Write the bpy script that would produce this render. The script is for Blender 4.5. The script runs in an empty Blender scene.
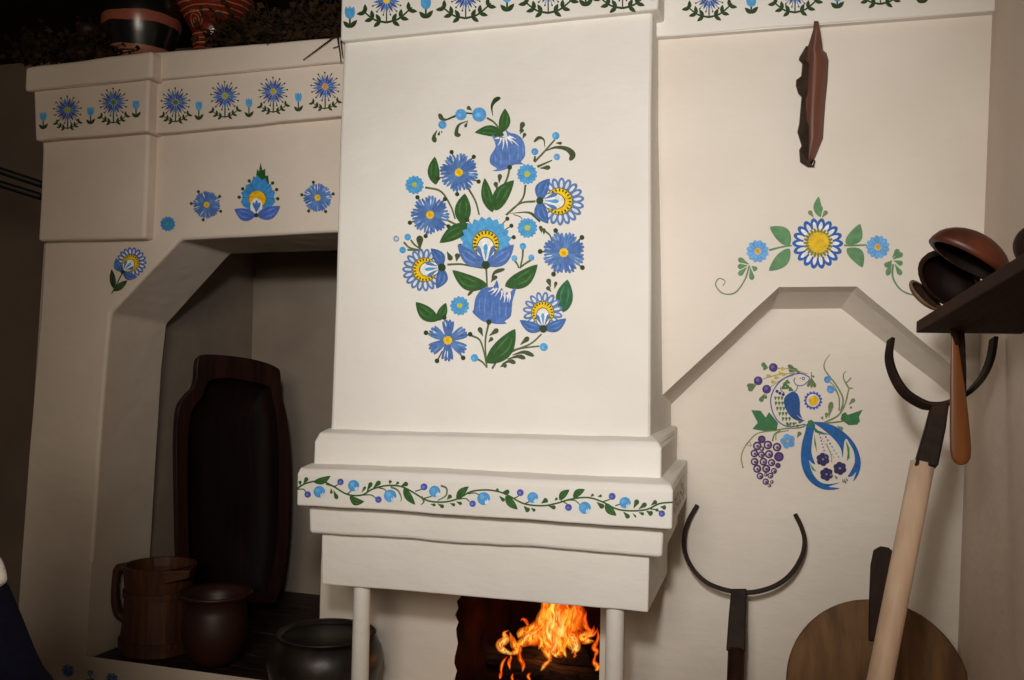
import bpy, bmesh, math, random
from mathutils import Vector, Matrix, noise
from mathutils.geometry import tessellate_polygon
random.seed(7)
SC = bpy.context.scene
COL = SC.collection
V = Vector
R_ = math.radians

# ------------------------------------------------------------------ camera
F_PX = 950.0
YAW, PITCH, ROLL = R_(17.7), R_(1.0), R_(1.2)
CAM = V((0, 0, 1.65))
fw = V((-math.sin(YAW)*math.cos(PITCH), math.cos(YAW)*math.cos(PITCH), math.sin(PITCH)))
r0 = V((math.cos(YAW), math.sin(YAW), 0))
u0 = r0.cross(fw)
cr = r0*math.cos(ROLL) + u0*math.sin(ROLL)
cu = u0*math.cos(ROLL) - r0*math.sin(ROLL)
cd = bpy.data.cameras.new('camera'); cam = bpy.data.objects.new('camera', cd); COL.objects.link(cam)
cd.sensor_width = 36; cd.lens = F_PX/1024*36; cd.clip_start = .02
cam.matrix_world = Matrix(((cr.x, cu.x, -fw.x, CAM.x), (cr.y, cu.y, -fw.y, CAM.y), (cr.z, cu.z, -fw.z, CAM.z), (0, 0, 0, 1)))
SC.camera = cam

def ray(px, py):
    return fw*F_PX + cr*(px-512) + cu*(340-py)
def at(px, py, Y):                       # measured photo point on the plane y = Y
    d = ray(px, py); return CAM + d*(Y/d.y)
def atz(px, py, z):
    d = ray(px, py); return CAM + d*((z-CAM.z)/d.z)
def plane_fn(p, n):
    n = n.normalized()
    if n.y > 0: n = -n
    def f(px, py, off=0.0):
        d = ray(px, py)
        return CAM + d*((p-CAM).dot(n)/d.dot(n)) + n*off
    f.n = n; f.p = p
    return f
def yplane(Y): return plane_fn(V((0, Y, 0)), V((0, -1, 0)))
def mpp(P): return (P-CAM).dot(fw)/F_PX   # metres per pixel at a point

# ------------------------------------------------------------------ materials
def s2l(c):
    c = c/255.0
    return c/12.92 if c <= .04045 else ((c+.055)/1.055)**2.4
def rgb(r, g, b): return (s2l(r), s2l(g), s2l(b), 1)

def mat(name, c1, c2=None, rough=.6, scale=6.0, stretch=(1, 1, 1), bump=.0, bscale=None, spec=.3, detail=5, contrast=(.3, .7), dist=0.0):
    m = bpy.data.materials.new(name); m.use_nodes = True
    nt = m.node_tree; N = nt.nodes; L = nt.links
    b = N['Principled BSDF']; b.inputs['Roughness'].default_value = rough
    b.inputs['Specular IOR Level'].default_value = spec
    b.inputs['Base Color'].default_value = c1
    tc = N.new('ShaderNodeTexCoord'); mp = N.new('ShaderNodeMapping'); L.new(tc.outputs['Object'], mp.inputs[0])
    mp.inputs['Scale'].default_value = stretch
    if c2:
        nz = N.new('ShaderNodeTexNoise'); nz.inputs['Scale'].default_value = scale; nz.inputs['Detail'].default_value = detail
        nz.inputs['Distortion'].default_value = dist
        L.new(mp.outputs[0], nz.inputs['Vector'])
        cr_ = N.new('ShaderNodeValToRGB'); cr_.color_ramp.elements[0].color = c1; cr_.color_ramp.elements[1].color = c2
        cr_.color_ramp.elements[0].position = contrast[0]; cr_.color_ramp.elements[1].position = contrast[1]
        L.new(nz.outputs['Fac'], cr_.inputs[0]); L.new(cr_.outputs[0], b.inputs['Base Color'])
    if bump:
        n2 = N.new('ShaderNodeTexNoise'); n2.inputs['Scale'].default_value = bscale or scale*2; n2.inputs['Detail'].default_value = 4
        L.new(mp.outputs[0], n2.inputs['Vector'])
        bp = N.new('ShaderNodeBump'); bp.inputs['Strength'].default_value = bump; bp.inputs['Distance'].default_value = .01
        L.new(n2.outputs['Fac'], bp.inputs['Height']); L.new(bp.outputs[0], b.inputs['Normal'])
    return m

def plaster(name, a, b_):
    m = bpy.data.materials.new(name); m.use_nodes = True
    nt = m.node_tree; N = nt.nodes; L = nt.links
    b = N['Principled BSDF']; b.inputs['Roughness'].default_value = .75; b.inputs['Specular IOR Level'].default_value = .2
    g = N.new('ShaderNodeNewGeometry')
    nz = N.new('ShaderNodeTexNoise'); nz.inputs['Scale'].default_value = 2.2; nz.inputs['Detail'].default_value = 6
    L.new(g.outputs['Position'], nz.inputs['Vector'])
    r = N.new('ShaderNodeValToRGB'); r.color_ramp.elements[0].color = a; r.color_ramp.elements[1].color = b_
    r.color_ramp.elements[0].position = .3; r.color_ramp.elements[1].position = .68
    L.new(nz.outputs['Fac'], r.inputs[0]); L.new(r.outputs[0], b.inputs['Base Color'])
    mp = N.new('ShaderNodeMapping'); mp.inputs['Scale'].default_value = (1, 1, 2.2); L.new(g.outputs['Position'], mp.inputs[0])
    n1 = N.new('ShaderNodeTexNoise'); n1.inputs['Scale'].default_value = 9; n1.inputs['Detail'].default_value = 5
    n2 = N.new('ShaderNodeTexNoise'); n2.inputs['Scale'].default_value = 60; n2.inputs['Detail'].default_value = 3
    L.new(mp.outputs[0], n1.inputs['Vector']); L.new(g.outputs['Position'], n2.inputs['Vector'])
    ad = N.new('ShaderNodeMath'); ad.operation = 'MULTIPLY_ADD'; ad.inputs[1].default_value = .12
    L.new(n2.outputs['Fac'], ad.inputs[0]); L.new(n1.outputs['Fac'], ad.inputs[2])
    bp = N.new('ShaderNodeBump'); bp.inputs['Strength'].default_value = .3; bp.inputs['Distance'].default_value = .014
    L.new(ad.outputs[0], bp.inputs['Height']); L.new(bp.outputs[0], b.inputs['Normal'])
    return m

M = {}
M['plaster'] = plaster('whitewashed plaster', rgb(224, 219, 210), rgb(234, 230, 222))
M['plaster_dim'] = plaster('shaded plaster', rgb(176, 167, 157), rgb(190, 181, 171))
M['plaster_warm'] = plaster('whitewash tinted for dim light', rgb(206, 192, 177), rgb(217, 204, 190))  # left whitewash: dimmer, warmer light there is put into its colour
M['plaster_right'] = plaster('right wall plaster', rgb(212, 194, 178), rgb(222, 205, 190))
M['plaster_shade'] = plaster('chamber plaster darkened for shade', rgb(140, 126, 112), rgb(160, 146, 131))  # chamber plaster, shade of the deep recess put into its colour
M['plaster_wall'] = plaster('alcove wall plaster', rgb(216, 206, 193), rgb(226, 217, 205))
M['soot'] = mat('sooty brick', rgb(14, 8, 6), rgb(52, 20, 12), .95, 7, bump=.5, spec=.05)
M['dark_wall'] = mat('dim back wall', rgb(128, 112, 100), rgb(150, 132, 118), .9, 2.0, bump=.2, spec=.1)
M['ceiling'] = mat('smoke darkened ceiling', rgb(30, 23, 18), rgb(52, 42, 35), .9, 3, (1, 6, 1), .3, spec=.1)
M['floor'] = mat('earth floor', rgb(70, 55, 42), rgb(95, 76, 58), .9, 4, bump=.3)
M['dark_wood'] = mat('dark stained wood', rgb(30, 17, 11), rgb(52, 30, 19), .6, 4, (9, 9, 1), .2, 8, spec=.15)
M['trough_wood'] = mat('old trough wood', rgb(24, 10, 7), rgb(46, 19, 12), .42, 3, (9, 9, .8), .2, 6, spec=.3)
M['hollow_wood'] = mat('dark hollow wood', rgb(10, 6, 4), rgb(26, 11, 7), .65, 3, (8, 8, .8), .2, 6, spec=.12)  # hollows of trough and scoops, a darker wood tone
M['tank_wood'] = mat('brown stave wood', rgb(56, 31, 16), rgb(84, 48, 25), .55, 4, (9, 9, .6), .25, 8, spec=.35)
M['boards'] = mat('charred boards', rgb(22, 13, 10), rgb(70, 48, 38), .5, 5, (1.2, 14, 14), .5, 6, spec=.4, contrast=(.45, .75))
M['clay'] = mat('brown glazed clay', rgb(36, 16, 10), rgb(56, 25, 15), .5, 4, bump=.12, spec=.5)
M['iron'] = mat('black cast iron', rgb(22, 18, 16), rgb(62, 54, 46), .42, 7, bump=.25, spec=.5, contrast=(.45, .8))
M['iron_in'] = mat('dark pot inside', rgb(16, 13, 12), rgb(36, 31, 28), .7, 7, bump=.2)  # inner surface, a darker tone than the outer iron
M['fork_iron'] = mat('rusted dark iron', rgb(26, 17, 11), rgb(48, 32, 21), .6, 14, bump=.3, spec=.15)
M['pale_wood'] = mat('pale peeled wood', rgb(206, 174, 146), rgb(222, 194, 166), .55, 4, (9, 9, .7), .12, 8)
M['board_wood'] = mat('worn tan board', rgb(84, 56, 30), rgb(126, 92, 54), .65, 3, (7, 7, .9), .2, 8, dist=.6)
M['orange_wood'] = mat('lacquered orange brown wood', rgb(98, 54, 22), rgb(136, 80, 34), .45, 3, (10, 10, .8), .08, 8, spec=.5)
M['red_wood'] = mat('lacquered red brown wood', rgb(50, 22, 13), rgb(98, 46, 23), .45, 4, (3, 3, 3), .1, 9, spec=.45)
M['shelf_wood'] = mat('dark shelf wood', rgb(44, 25, 16), rgb(64, 38, 25), .75, 3, (9, 1, 9), .2, 8, spec=.1)
M['grey_wood'] = mat('weathered grey brown wood', rgb(84, 62, 42), rgb(128, 102, 74), .6, 6, (4, 4, 4), .25, 10)
M['husk'] = mat('glossy brown husk', rgb(78, 44, 33), rgb(112, 66, 48), .5, 4, (8, 8, .8), .12, 7, spec=.5)
M['husk_dark'] = mat('dark husk edge and shade', rgb(26, 16, 10), rgb(60, 42, 26), .7, 14, bump=.5)  # dark ragged inside; also puts shade on the husk's left side
M['log'] = mat('charred firewood', rgb(10, 7, 6), rgb(44, 24, 15), .9, 12, (1, 6, 6), .6, spec=.1)
M['herb'] = mat('dry dark herbs', rgb(20, 14, 9), rgb(58, 42, 26), .9, 20, spec=.1)
M['pole'] = mat('black pole', rgb(18, 14, 12), rgb(34, 27, 24), .5, 6)
M['navy'] = mat('navy cloth', rgb(13, 14, 30), rgb(18, 19, 38), .85, 60, bump=.15, spec=.1)
M['white_cloth'] = mat('white cloth', rgb(225, 222, 216), rgb(238, 236, 230), .8, 20, bump=.1)
M['skin'] = mat('skin', rgb(205, 158, 132), rgb(216, 170, 145), .55, 8)
M['hair'] = mat('brown hair', rgb(48, 32, 22), rgb(76, 52, 36), .5, 10, (12, 12, 1), .3)
M['eye'] = mat('eye', rgb(240, 238, 232), None, .2)
M['iris'] = mat('iris', rgb(60, 42, 30), None, .2)
M['lip'] = mat('lip', rgb(176, 100, 92), None, .5)
M['shoe'] = mat('black leather', rgb(20, 18, 18), rgb(32, 29, 28), .35, 8)

def attr_mat(name, emit=0.0):
    m = bpy.data.materials.new(name); m.use_nodes = True
    nt = m.node_tree; N = nt.nodes; L = nt.links
    a = N.new('ShaderNodeVertexColor'); a.layer_name = 'Col'
    b = N['Principled BSDF']
    if emit == 0:
        b.inputs['Roughness'].default_value = .6; b.inputs['Specular IOR Level'].default_value = .25
        g = N.new('ShaderNodeNewGeometry'); nz = N.new('ShaderNodeTexNoise'); nz.inputs['Scale'].default_value = 70
        L.new(g.outputs['Position'], nz.inputs['Vector'])
        mr = N.new('ShaderNodeMapRange'); mr.inputs['From Min'].default_value = .3; mr.inputs['From Max'].default_value = .7
        mr.inputs['To Min'].default_value = .82; mr.inputs['To Max'].default_value = 1.18
        L.new(nz.outputs['Fac'], mr.inputs['Value'])
        vm = N.new('ShaderNodeVectorMath'); vm.operation = 'SCALE'
        L.new(a.outputs['Color'], vm.inputs[0]); L.new(mr.outputs[0], vm.inputs['Scale'])
        L.new(vm.outputs[0], b.inputs['Base Color'])
    else:
        N.remove(b); out = N['Material Output']
        e = N.new('ShaderNodeEmission'); t = N.new('ShaderNodeBsdfTransparent'); mx = N.new('ShaderNodeMixShader')
        L.new(a.outputs['Color'], e.inputs['Color']); e.inputs['Strength'].default_value = emit
        g = N.new('ShaderNodeNewGeometry'); mp = N.new('ShaderNodeMapping'); mp.inputs['Scale'].default_value = (46, 46, 10)
        nz = N.new('ShaderNodeTexNoise'); nz.inputs['Scale'].default_value = 1.6; nz.inputs['Detail'].default_value = 2; nz.inputs['Distortion'].default_value = .8
        L.new(g.outputs['Position'], mp.inputs[0]); L.new(mp.outputs[0], nz.inputs['Vector'])
        mr = N.new('ShaderNodeMapRange'); mr.inputs['From Min'].default_value = .4; mr.inputs['From Max'].default_value = .56
        L.new(nz.outputs['Fac'], mr.inputs['Value'])
        mu = N.new('ShaderNodeMix'); mu.data_type = 'RGBA'; mu.blend_type = 'MULTIPLY'; mu.inputs['Factor'].default_value = 1
        rp = N.new('ShaderNodeValToRGB'); rp.color_ramp.elements[0].color = (.62, .2, .06, 1); rp.color_ramp.elements[1].color = (1, 1, 1, 1)
        L.new(mr.outputs[0], rp.inputs[0]); L.new(a.outputs['Color'], mu.inputs['A']); L.new(rp.outputs[0], mu.inputs['B'])
        L.new(mu.outputs['Result'], e.inputs['Color'])
        L.new(a.outputs['Alpha'], mx.inputs[0]); L.new(t.outputs[0], mx.inputs[1]); L.new(e.outputs[0], mx.inputs[2])
        L.new(mx.outputs[0], out.inputs['Surface'])
    return m
M['paint'] = attr_mat('folk paint')
M['flame'] = attr_mat('flame', 1.35)

# ------------------------------------------------------------------ objects
def thing(name, label, cat, loc, group=None):
    o = bpy.data.objects.new(name, None); COL.objects.link(o); o.location = loc
    o.empty_display_size = .05
    o['label'] = label; o['category'] = cat
    if group: o['group'] = group
    return o
class MB:
    def __init__(s): s.v = []; s.f = []; s.c = {}
    def add(s, vs, fs):
        o = len(s.v); s.v += [V(x) for x in vs]; s.f += [[i+o for i in f] for f in fs]; return o
    def quad(s, *p): s.add(p, [list(range(len(p)))])
    def rings(s, rs, closed=True, cap0=True, cap1=True):
        n = len(rs[0]); o = len(s.v)
        for r in rs: s.v += [V(x) for x in r]
        for i in range(len(rs)-1):
            for j in range(n if closed else n-1):
                k = (j+1) % n
                s.f.append([o+i*n+j, o+i*n+k, o+(i+1)*n+k, o+(i+1)*n+j])
        if cap0: s.f.append([o+j for j in range(n)][::-1])
        if cap1: s.f.append([o+(len(rs)-1)*n+j for j in range(n)])
    def box(s, a, b):
        (x0, y0, z0), (x1, y1, z1) = a, b
        s.rings([[(x0, y0, z0), (x1, y0, z0), (x1, y1, z0), (x0, y1, z0)], [(x0, y0, z1), (x1, y0, z1), (x1, y1, z1), (x0, y1, z1)]])
    def tube(s, pts, rad, n=12, flat=None, up=V((0, -1, 0))):
        pts = [V(p) for p in pts]; rs = []
        for i, p in enumerate(pts):
            t = (pts[min(i+1, len(pts)-1)]-pts[max(i-1, 0)]).normalized()
            a = up - t*up.dot(t)
            if a.length < 1e-4: a = V((1, 0, 0)) - t*t.x
            a.normalize(); b = t.cross(a)
            r = rad[i] if isinstance(rad, (list, tuple)) else rad
            ra, rb = (r, r) if not isinstance(r, (list, tuple)) else r
            rs.append([p + a*ra*math.cos(2*math.pi*k/n) + b*rb*math.sin(2*math.pi*k/n) for k in range(n)])
        s.rings(rs)
    def lathe(s, prof, c, n=40, ax=None, cap0=True, cap1=True):
        c = V(c)
        rs = [[c + V((r*math.cos(2*math.pi*k/n), r*math.sin(2*math.pi*k/n), z)) for k in range(n)] for r, z in prof]
        s.rings(rs, True, cap0, cap1)
def obj(name, mb, m, parent=None, smooth=False, bevel=0, subsurf=0, label=None, ang=40, cols=None):
    off = parent_world(parent) if parent else V((0, 0, 0))
    me = bpy.data.meshes.new(name)
    me.from_pydata([tuple(v-off) for v in mb.v], [], mb.f); me.update()
    if cols is None:
        bm = bmesh.new(); bm.from_mesh(me); bmesh.ops.remove_doubles(bm, verts=bm.verts, dist=1e-5); bmesh.ops.recalc_face_normals(bm, faces=bm.faces); bm.to_mesh(me); bm.free()
    else:
        a = me.color_attributes.new('Col', 'FLOAT_COLOR', 'POINT')
        for i, c in enumerate(cols): a.data[i].color = c
    if smooth: me.polygons.foreach_set('use_smooth', [True]*len(me.polygons))
    me.materials.append(m)
    o = bpy.data.objects.new(name, me); COL.objects.link(o)
    if parent: o.parent = parent
    if bevel:
        b = o.modifiers.new('bevel', 'BEVEL'); b.width = bevel; b.segments = 3; b.limit_method = 'ANGLE'; b.angle_limit = R_(ang)
    if subsurf:
        b = o.modifiers.new('sub', 'SUBSURF'); b.levels = subsurf; b.render_levels = subsurf
    if label: o['label'] = label
    return o
def parent_world(p):
    l = V((0, 0, 0))
    while p is not None:
        l = l + p.location; p = p.parent
    return l
def origin(o, loc):                       # move a top-level mesh's origin to its base
    loc = V(loc); o.data.transform(Matrix.Translation(-loc)); o.location = loc; return o
def tag(o, label, cat, group=None):
    o['label'] = label; o['category'] = cat
    if group: o['group'] = group
    return o
def struct(o): o['kind'] = 'structure'; return o
def catmull(pts, n=8):
    P = [V((p[0], p[1], p[2] if len(p) > 2 else 0)) for p in pts]; out = []
    if len(P) == 2: return [P[0].lerp(P[1], i/n) for i in range(n+1)]
    Q = [P[0]*2-P[1]] + P + [P[-1]*2-P[-2]]
    for i in range(1, len(Q)-2):
        a, b, c, d = Q[i-1:i+3]
        for k in range(n):
            t = k/n
            out.append(.5*((2*b)+(c-a)*t+(2*a-5*b+4*c-d)*t*t+(3*b-a-3*c+d)*t**3))
    out.append(P[-1]); return out

# hand-made plaster edges waver a little inside their own plane
def wob(x, seed, amp): return amp*(noise.noise(V((x*4.0, seed*7.3, .2))) + .5*noise.noise(V((x*11.0, seed*3.1, 5.2))))
def loft(mb, rows, YB, N=36, amp=.003, seed=0, bx=None):
    """rows: (left point, right point) of each front edge, top to bottom; runs straight back to YB"""
    rs = []
    for ri, (a, b) in enumerate(rows):
        ring = []
        for k in range(N+1):
            p = a.lerp(b, k/N); p.z += wob(p.x, seed+ri*1.7, amp); ring.append(p)
        ring.append(V((b.x if bx is None else bx, YB, ring[-1].z))); ring.append(V((a.x, YB, ring[0].z)))
        rs.append(ring)
    mb.rings(rs)

# ------------------------------------------------------------------ folk painting on plaster
GREEN = (52, 92, 44); DGREEN = (46, 66, 34); OLIVE = (74, 84, 52); SAGE = (92, 138, 92)
BLUE = (86, 124, 182); DBLUE = (72, 108, 168); LBLUE = (84, 164, 218); ROYAL = (30, 92, 172); YEL = (238, 196, 18); WHITE = (238, 236, 232); PURP = (58, 44, 98)
class Paint:
    def __init__(s): s.v = []; s.f = []; s.c = []; s.k = 0; s.set(0, 0, 1)
    def set(s, ox, oy, sc): s.ox, s.oy, s.sc = ox, oy, sc; return s
    def poly(s, pts, col):
        col = (s2l(col[0]), s2l(col[1]), s2l(col[2]), 1)
        o = len(s.v); s.k += 1
        P = [V((p[0], p[1], 0)) for p in pts]
        tris = tessellate_polygon([P])
        for p in P: s.v.append((s.ox+p.x/s.sc, s.oy+p.y/s.sc, s.k)); s.c.append(col)
        for t in tris: s.f.append([o+i for i in t])
    def disc(s, x, y, r, col, n=14, ry=None, rot=0):
        ry = ry or r; c, d = math.cos(rot), math.sin(rot)
        pts = []
        for i in range(n):
            a = 2*math.pi*i/n; u, v = r*math.cos(a), ry*math.sin(a)
            pts.append((x+u*c-v*d, y+u*d+v*c))
        s.poly(pts, col)
    def spoly(s, pts, col, n=3):          # closed smooth outline
        m = len(pts); Q = [pts[-2], pts[-1]]+list(pts)+[pts[0], pts[1]]
        C = catmull(Q, n); s.poly([(p.x, p.y) for p in C[2*n:2*n+m*n]], col)
    def scallop(s, x, y, r, n, dep, col, rot=0, sharp=False):
        pts = []
        m = n*6
        for i in range(m):
            a = 2*math.pi*i/m
            w = abs(math.sin(n*a/2))
            if sharp: w = 1-abs(((n*a/(2*math.pi)) % 1)*2-1)
            rr = r*(1-dep+dep*w); pts.append((x+rr*math.cos(a+rot), y+rr*math.sin(a+rot)))
        s.poly(pts, col)
    def ribbon(s, pts, wfun, col, n=8):
        C = catmull(pts, n); L = []; Rr = []; m = len(C)-1
        for i, p in enumerate(C):
            t = (C[min(i+1, m)]-C[max(i-1, 0)])
            if t.length == 0: continue
            t.normalize(); q = V((-t.y, t.x, 0)); w = wfun(i/m)/2
            L.append(p+q*w); Rr.append(p-q*w)
        s.poly([(p.x, p.y) for p in L+Rr[::-1]], col)
    def stroke(s, pts, w0, w1, col):
        w0 *= 1.2; w1 *= 1.2
        s.ribbon(pts, lambda t: w0+(w1-w0)*t, col)
    def comma(s, pts, w, col): s.ribbon(pts, lambda t: w*1.15*(.12+.88*min(1, t/.68)**1.2)*math.sqrt(max(0.0, 1-max(0, (t-.68)/.32)**2))+.3, col)
    def drop(s, x0, y0, x1, y1, w, col): s.comma([(x0, y0), ((x0+x1)/2, (y0+y1)/2), (x1, y1)], w, col)
    def leaf(s, x0, y0, x1, y1, w, col=GREEN, bend=0.0, vein=True, hook=0.0):
        d = V((x1-x0, y1-y0)); q = V((-d.y, d.x)).normalized()
        def sp(t): return V((x0, y0)) + d*t + q*(bend*math.sin(math.pi*t)*1.0 + hook*max(0, t-.75)*4)
        L = []; Rr = []
        for i in range(17):
            t = i/16; ww = w/2*math.sin(math.pi*t**.85)**.8 if 0 < t < 1 else .4
            p = sp(t); L.append(p+q*ww); Rr.append(p-q*ww)
        s.poly([(p.x, p.y) for p in L+Rr[::-1]], col)
        if vein:
            lc = tuple(min(255, int(c*1.22+8)) for c in col)
            for sd in (-.22, .22):
                a, b, c = sp(.25)+q*w*sd*.7, sp(.55)+q*w*sd, sp(.8)+q*w*sd*.4
                s.ribbon([(a.x, a.y), (b.x, b.y), (c.x, c.y)], lambda t: w*.10*math.sin(math.pi*t)+.1, lc, 4)
    def daisy(s, x, y, r, col=LBLUE, n=12, cen=(190, 190, 50)):
        s.scallop(x, y, r, n, .16, col)
        dk = tuple(int(c*.85) for c in col)
        for i in range(n):
            a = 2*math.pi*i/n
            s.stroke([(x+r*.35*math.cos(a), y+r*.35*math.sin(a)), (x+r*.85*math.cos(a), y+r*.85*math.sin(a))], r*.05, r*.05, dk)
        s.scallop(x, y, r*.28, 8, .2, cen)
    def cornflower(s, x, y, r, rot=0.0, stam=True, n=8, cen=True, seed=0):
        rnd = random.Random(seed+int(x))
        if stam:
            for k in range(5):
                a = rot+.35+k*2*math.pi/5+rnd.uniform(-.2, .2); rr = r*1.17
                s.stroke([(x+r*.6*math.cos(a), y+r*.6*math.sin(a)), (x+rr*math.cos(a), y+rr*math.sin(a))], r*.04, r*.06, OLIVE)
                s.disc(x+rr*math.cos(a), y+rr*math.sin(a), r*.12, DGREEN, 10)
        for k in range(n):
            a = rot+2*math.pi*k/n; col = [(92, 130, 186), (80, 114, 174), (86, 122, 180)][k % 3]
            ca, sa = math.cos(a), math.sin(a); fl = 1 if k % 2 else -1
            pts = [(.08, -.1), (.3, -.2), (.55, -.29), (.8, -.34), (.98, -.33), (.92, -.22), (.88, -.18), (1.03, -.16), (1.06, -.05), (.94, -.01), (1.05, .08), (1.02, .18), (.88, .17), (.95, .27), (.94, .36), (.74, .34), (.5, .27), (.28, .18), (.08, .1)]
            s.poly([(x+r*(u*ca-fl*v*.86*sa), y+r*(u*sa+fl*v*.86*ca)) for u, v in pts], col)
            for v in (-.14, .0, .13):
                u0_, u1_ = .6+rnd.uniform(-.08, .1), .96+rnd.uniform(-.06, .05)
                s.ribbon([(x+r*(u0_*ca-fl*v*.7*sa), y+r*(u0_*sa+fl*v*.7*ca)), (x+r*(u1_*ca-fl*v*1.4*sa), y+r*(u1_*sa+fl*v*1.4*ca))], lambda t: r*.06*math.sin(math.pi*min(1, t*.9+.1))+.05, rnd.choice([(226, 230, 236), (150, 176, 220), (62, 92, 166), (64, 98, 172)]), 3)
        if cen: s.scallop(x, y, r*.23, 9, .15, YEL); s.disc(x, y, r*.09, (222, 160, 20), 8)
    def fan(s, kx, ky, r, ang, big=False, loops=14, kn=.16, sep=.85, pet=(98, 128, 180)):
        dx, dy = math.cos(ang), math.sin(ang); cx, cy = kx+dx*r*.88, ky+dy*r*.88
        if big:
            s.scallop(cx, cy, r, 20, .13, LBLUE, ang, True)
        else:
            for i in range(loops):
                a = ang+R_(-128)+R_(256)*i/(loops-1); mx, my = cx+.76*r*math.cos(a), cy+.76*r*math.sin(a)
                s.disc(mx, my, r*.27, pet, 12, r*.15, a); s.disc(mx-.02*r*math.cos(a), my-.02*r*math.sin(a), r*.17, (216, 222, 232), 10, r*.065, a)
        ys = .56 if not big else .5
        s.disc(cx-dx*r*.06, cy-dy*r*.06, r*ys*1.06, (92, 96, 30), 20); s.disc(cx-dx*r*.06, cy-dy*r*.06, r*ys, YEL, 20)
        nd = 15
        for i in range(nd):
            a = ang+R_(-125)+R_(250)*i/(nd-1); q = r*ys*.86
            s.disc(cx-dx*r*.06+q*math.cos(a), cy-dy*r*.06+q*math.sin(a), r*.07, DGREEN, 8, r*.035, a)
        # white cup with blue drops
        cupx, cupy = kx+dx*r*.58, ky+dy*r*.58
        for k, cc in ((1.1, (92, 96, 40)), (1.0, WHITE)):
            s.disc(cupx, cupy, r*.47*k, cc, 16, r*.34*k, ang)
        for v in (-1, 0, 1):
            a = ang+v*.42
            s.drop(kx+r*.2*math.cos(a), ky+r*.2*math.sin(a), kx+r*.82*math.cos(a*1), ky+r*.82*math.sin(a), r*.15, LBLUE if v == 0 else BLUE)
        for sd in (-1, 1):
            a = ang+sd*R_(54 if big else 68)
            s.leaf(kx, ky, kx+r*sep*1.22*math.cos(a), ky+r*sep*1.22*math.sin(a), r*.56, DBLUE if not big else (84, 116, 178), bend=sd*r*.13)
        s.disc(kx, ky, r*kn, DGREEN, 12)
    def berry(s, x, y, r, col=LBLUE): s.disc(x, y, r, col); s.disc(x-r*.2, y+r*.1, r*.35, tuple(min(255, int(c*1.15)) for c in col), 8)
    def sprig(s, pts, size, col=DGREEN, n=4):   # curved stem with paired small leaves
        s.stroke(pts, size*.22, size*.14, col); C = catmull(pts, 8)
        for i in range(1, n+1):
            j = int(len(C)*i/(n+.6)); j = min(j, len(C)-2); p = C[j]; t = (C[j+1]-C[j-1]).normalized()
            for sd in (-1, 1):
                a = math.atan2(t.y, t.x)+sd*.85
                s.leaf(p.x, p.y, p.x+size*math.cos(a), p.y+size*math.sin(a), size*.48, col, vein=False)
    def sunflower(s, x, y, r, base, spread, cen=(190, 190, 40), half=0):
        s.stroke([(x, y+r*.4), (x, base)], r*.08, r*.08, DGREEN)
        for k in range(26):
            a = 2*math.pi*k/26+.1; rr = r*1.08 if k % 2 else r*.86
            s.stroke([(x+r*.5*math.cos(a), y+r*.5*math.sin(a)), (x+rr*math.cos(a), y+rr*math.sin(a))], r*.035, r*.04, DGREEN)
            if k % 2: s.disc(x+rr*math.cos(a), y+rr*math.sin(a), r*.07, DGREEN, 8)
        for k in range(13):
            a = 2*math.pi*k/13+.1
            s.leaf(x+r*.2*math.cos(a), y+r*.2*math.sin(a), x+r*.96*math.cos(a), y+r*.96*math.sin(a), r*.2, (66, 88, 168) if k % 3 else (66, 122, 190), vein=False)
        s.disc(x, y, r*.2, cen, 10)
        s.sprig([(x, base), (x-spread*.5, base-spread*.12), (x-spread, base-spread*.5)], spread*.36, DGREEN, 3)
        s.sprig([(x, base), (x+spread*.5, base-spread*.16), (x+spread*1.05, base-spread*.62)], spread*.36, DGREEN, 3)
    def bud(s, x, y, w, h, base):
        s.stroke([(x, y+h*.3), (x, base)], w*.14, w*.14, DGREEN)
        for dx in (-.32, 0, .32): s.leaf(x+dx*w*.3, y+h*.5, x+dx*w*1.1, y-h*.5-(0 if dx else h*.06), w*.5, LBLUE, vein=False)
        s.disc(x, y+h*.15, w*.42, LBLUE, 12, h*.36)
        s.leaf(x, base, x-w*.6, base-h*.55, w*.42, DGREEN, vein=False); s.leaf(x, base, x+w*.65, base-h*.65, w*.42, DGREEN, vein=False)
    def flush(s, name, fn, parent):
        s.build(name, fn, parent); s.v = []; s.f = []; s.c = []; s.k = 0
    def build(s, name, fn, parent, label=None):
        mb = MB(); st = .000006
        mb.v = [fn(px, py, .0012+k*st) for px, py, k in s.v]; mb.f = s.f
        o = obj(name, mb, M['paint'], parent, cols=s.c)
        if label: o['label'] = label
        return o
# ------------------------------------------------------------------ planes of the place
YW, YI, YF, YP = 2.98, 3.18, 2.95, 3.10           # right wall front, alcove/fire back, oven front
SLAB = at(98, 659, YF).z                # top of the hearth
def ground(p): return V((p.x, p.y, 0))
def xr(z):                              # right wall leans slightly
    a, b = at(986, 180, YW), at(959, 610, YI); return a.x+(b.x-a.x)*(z-a.z)/(b.z-a.z)
ZC = 3.35

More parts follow.
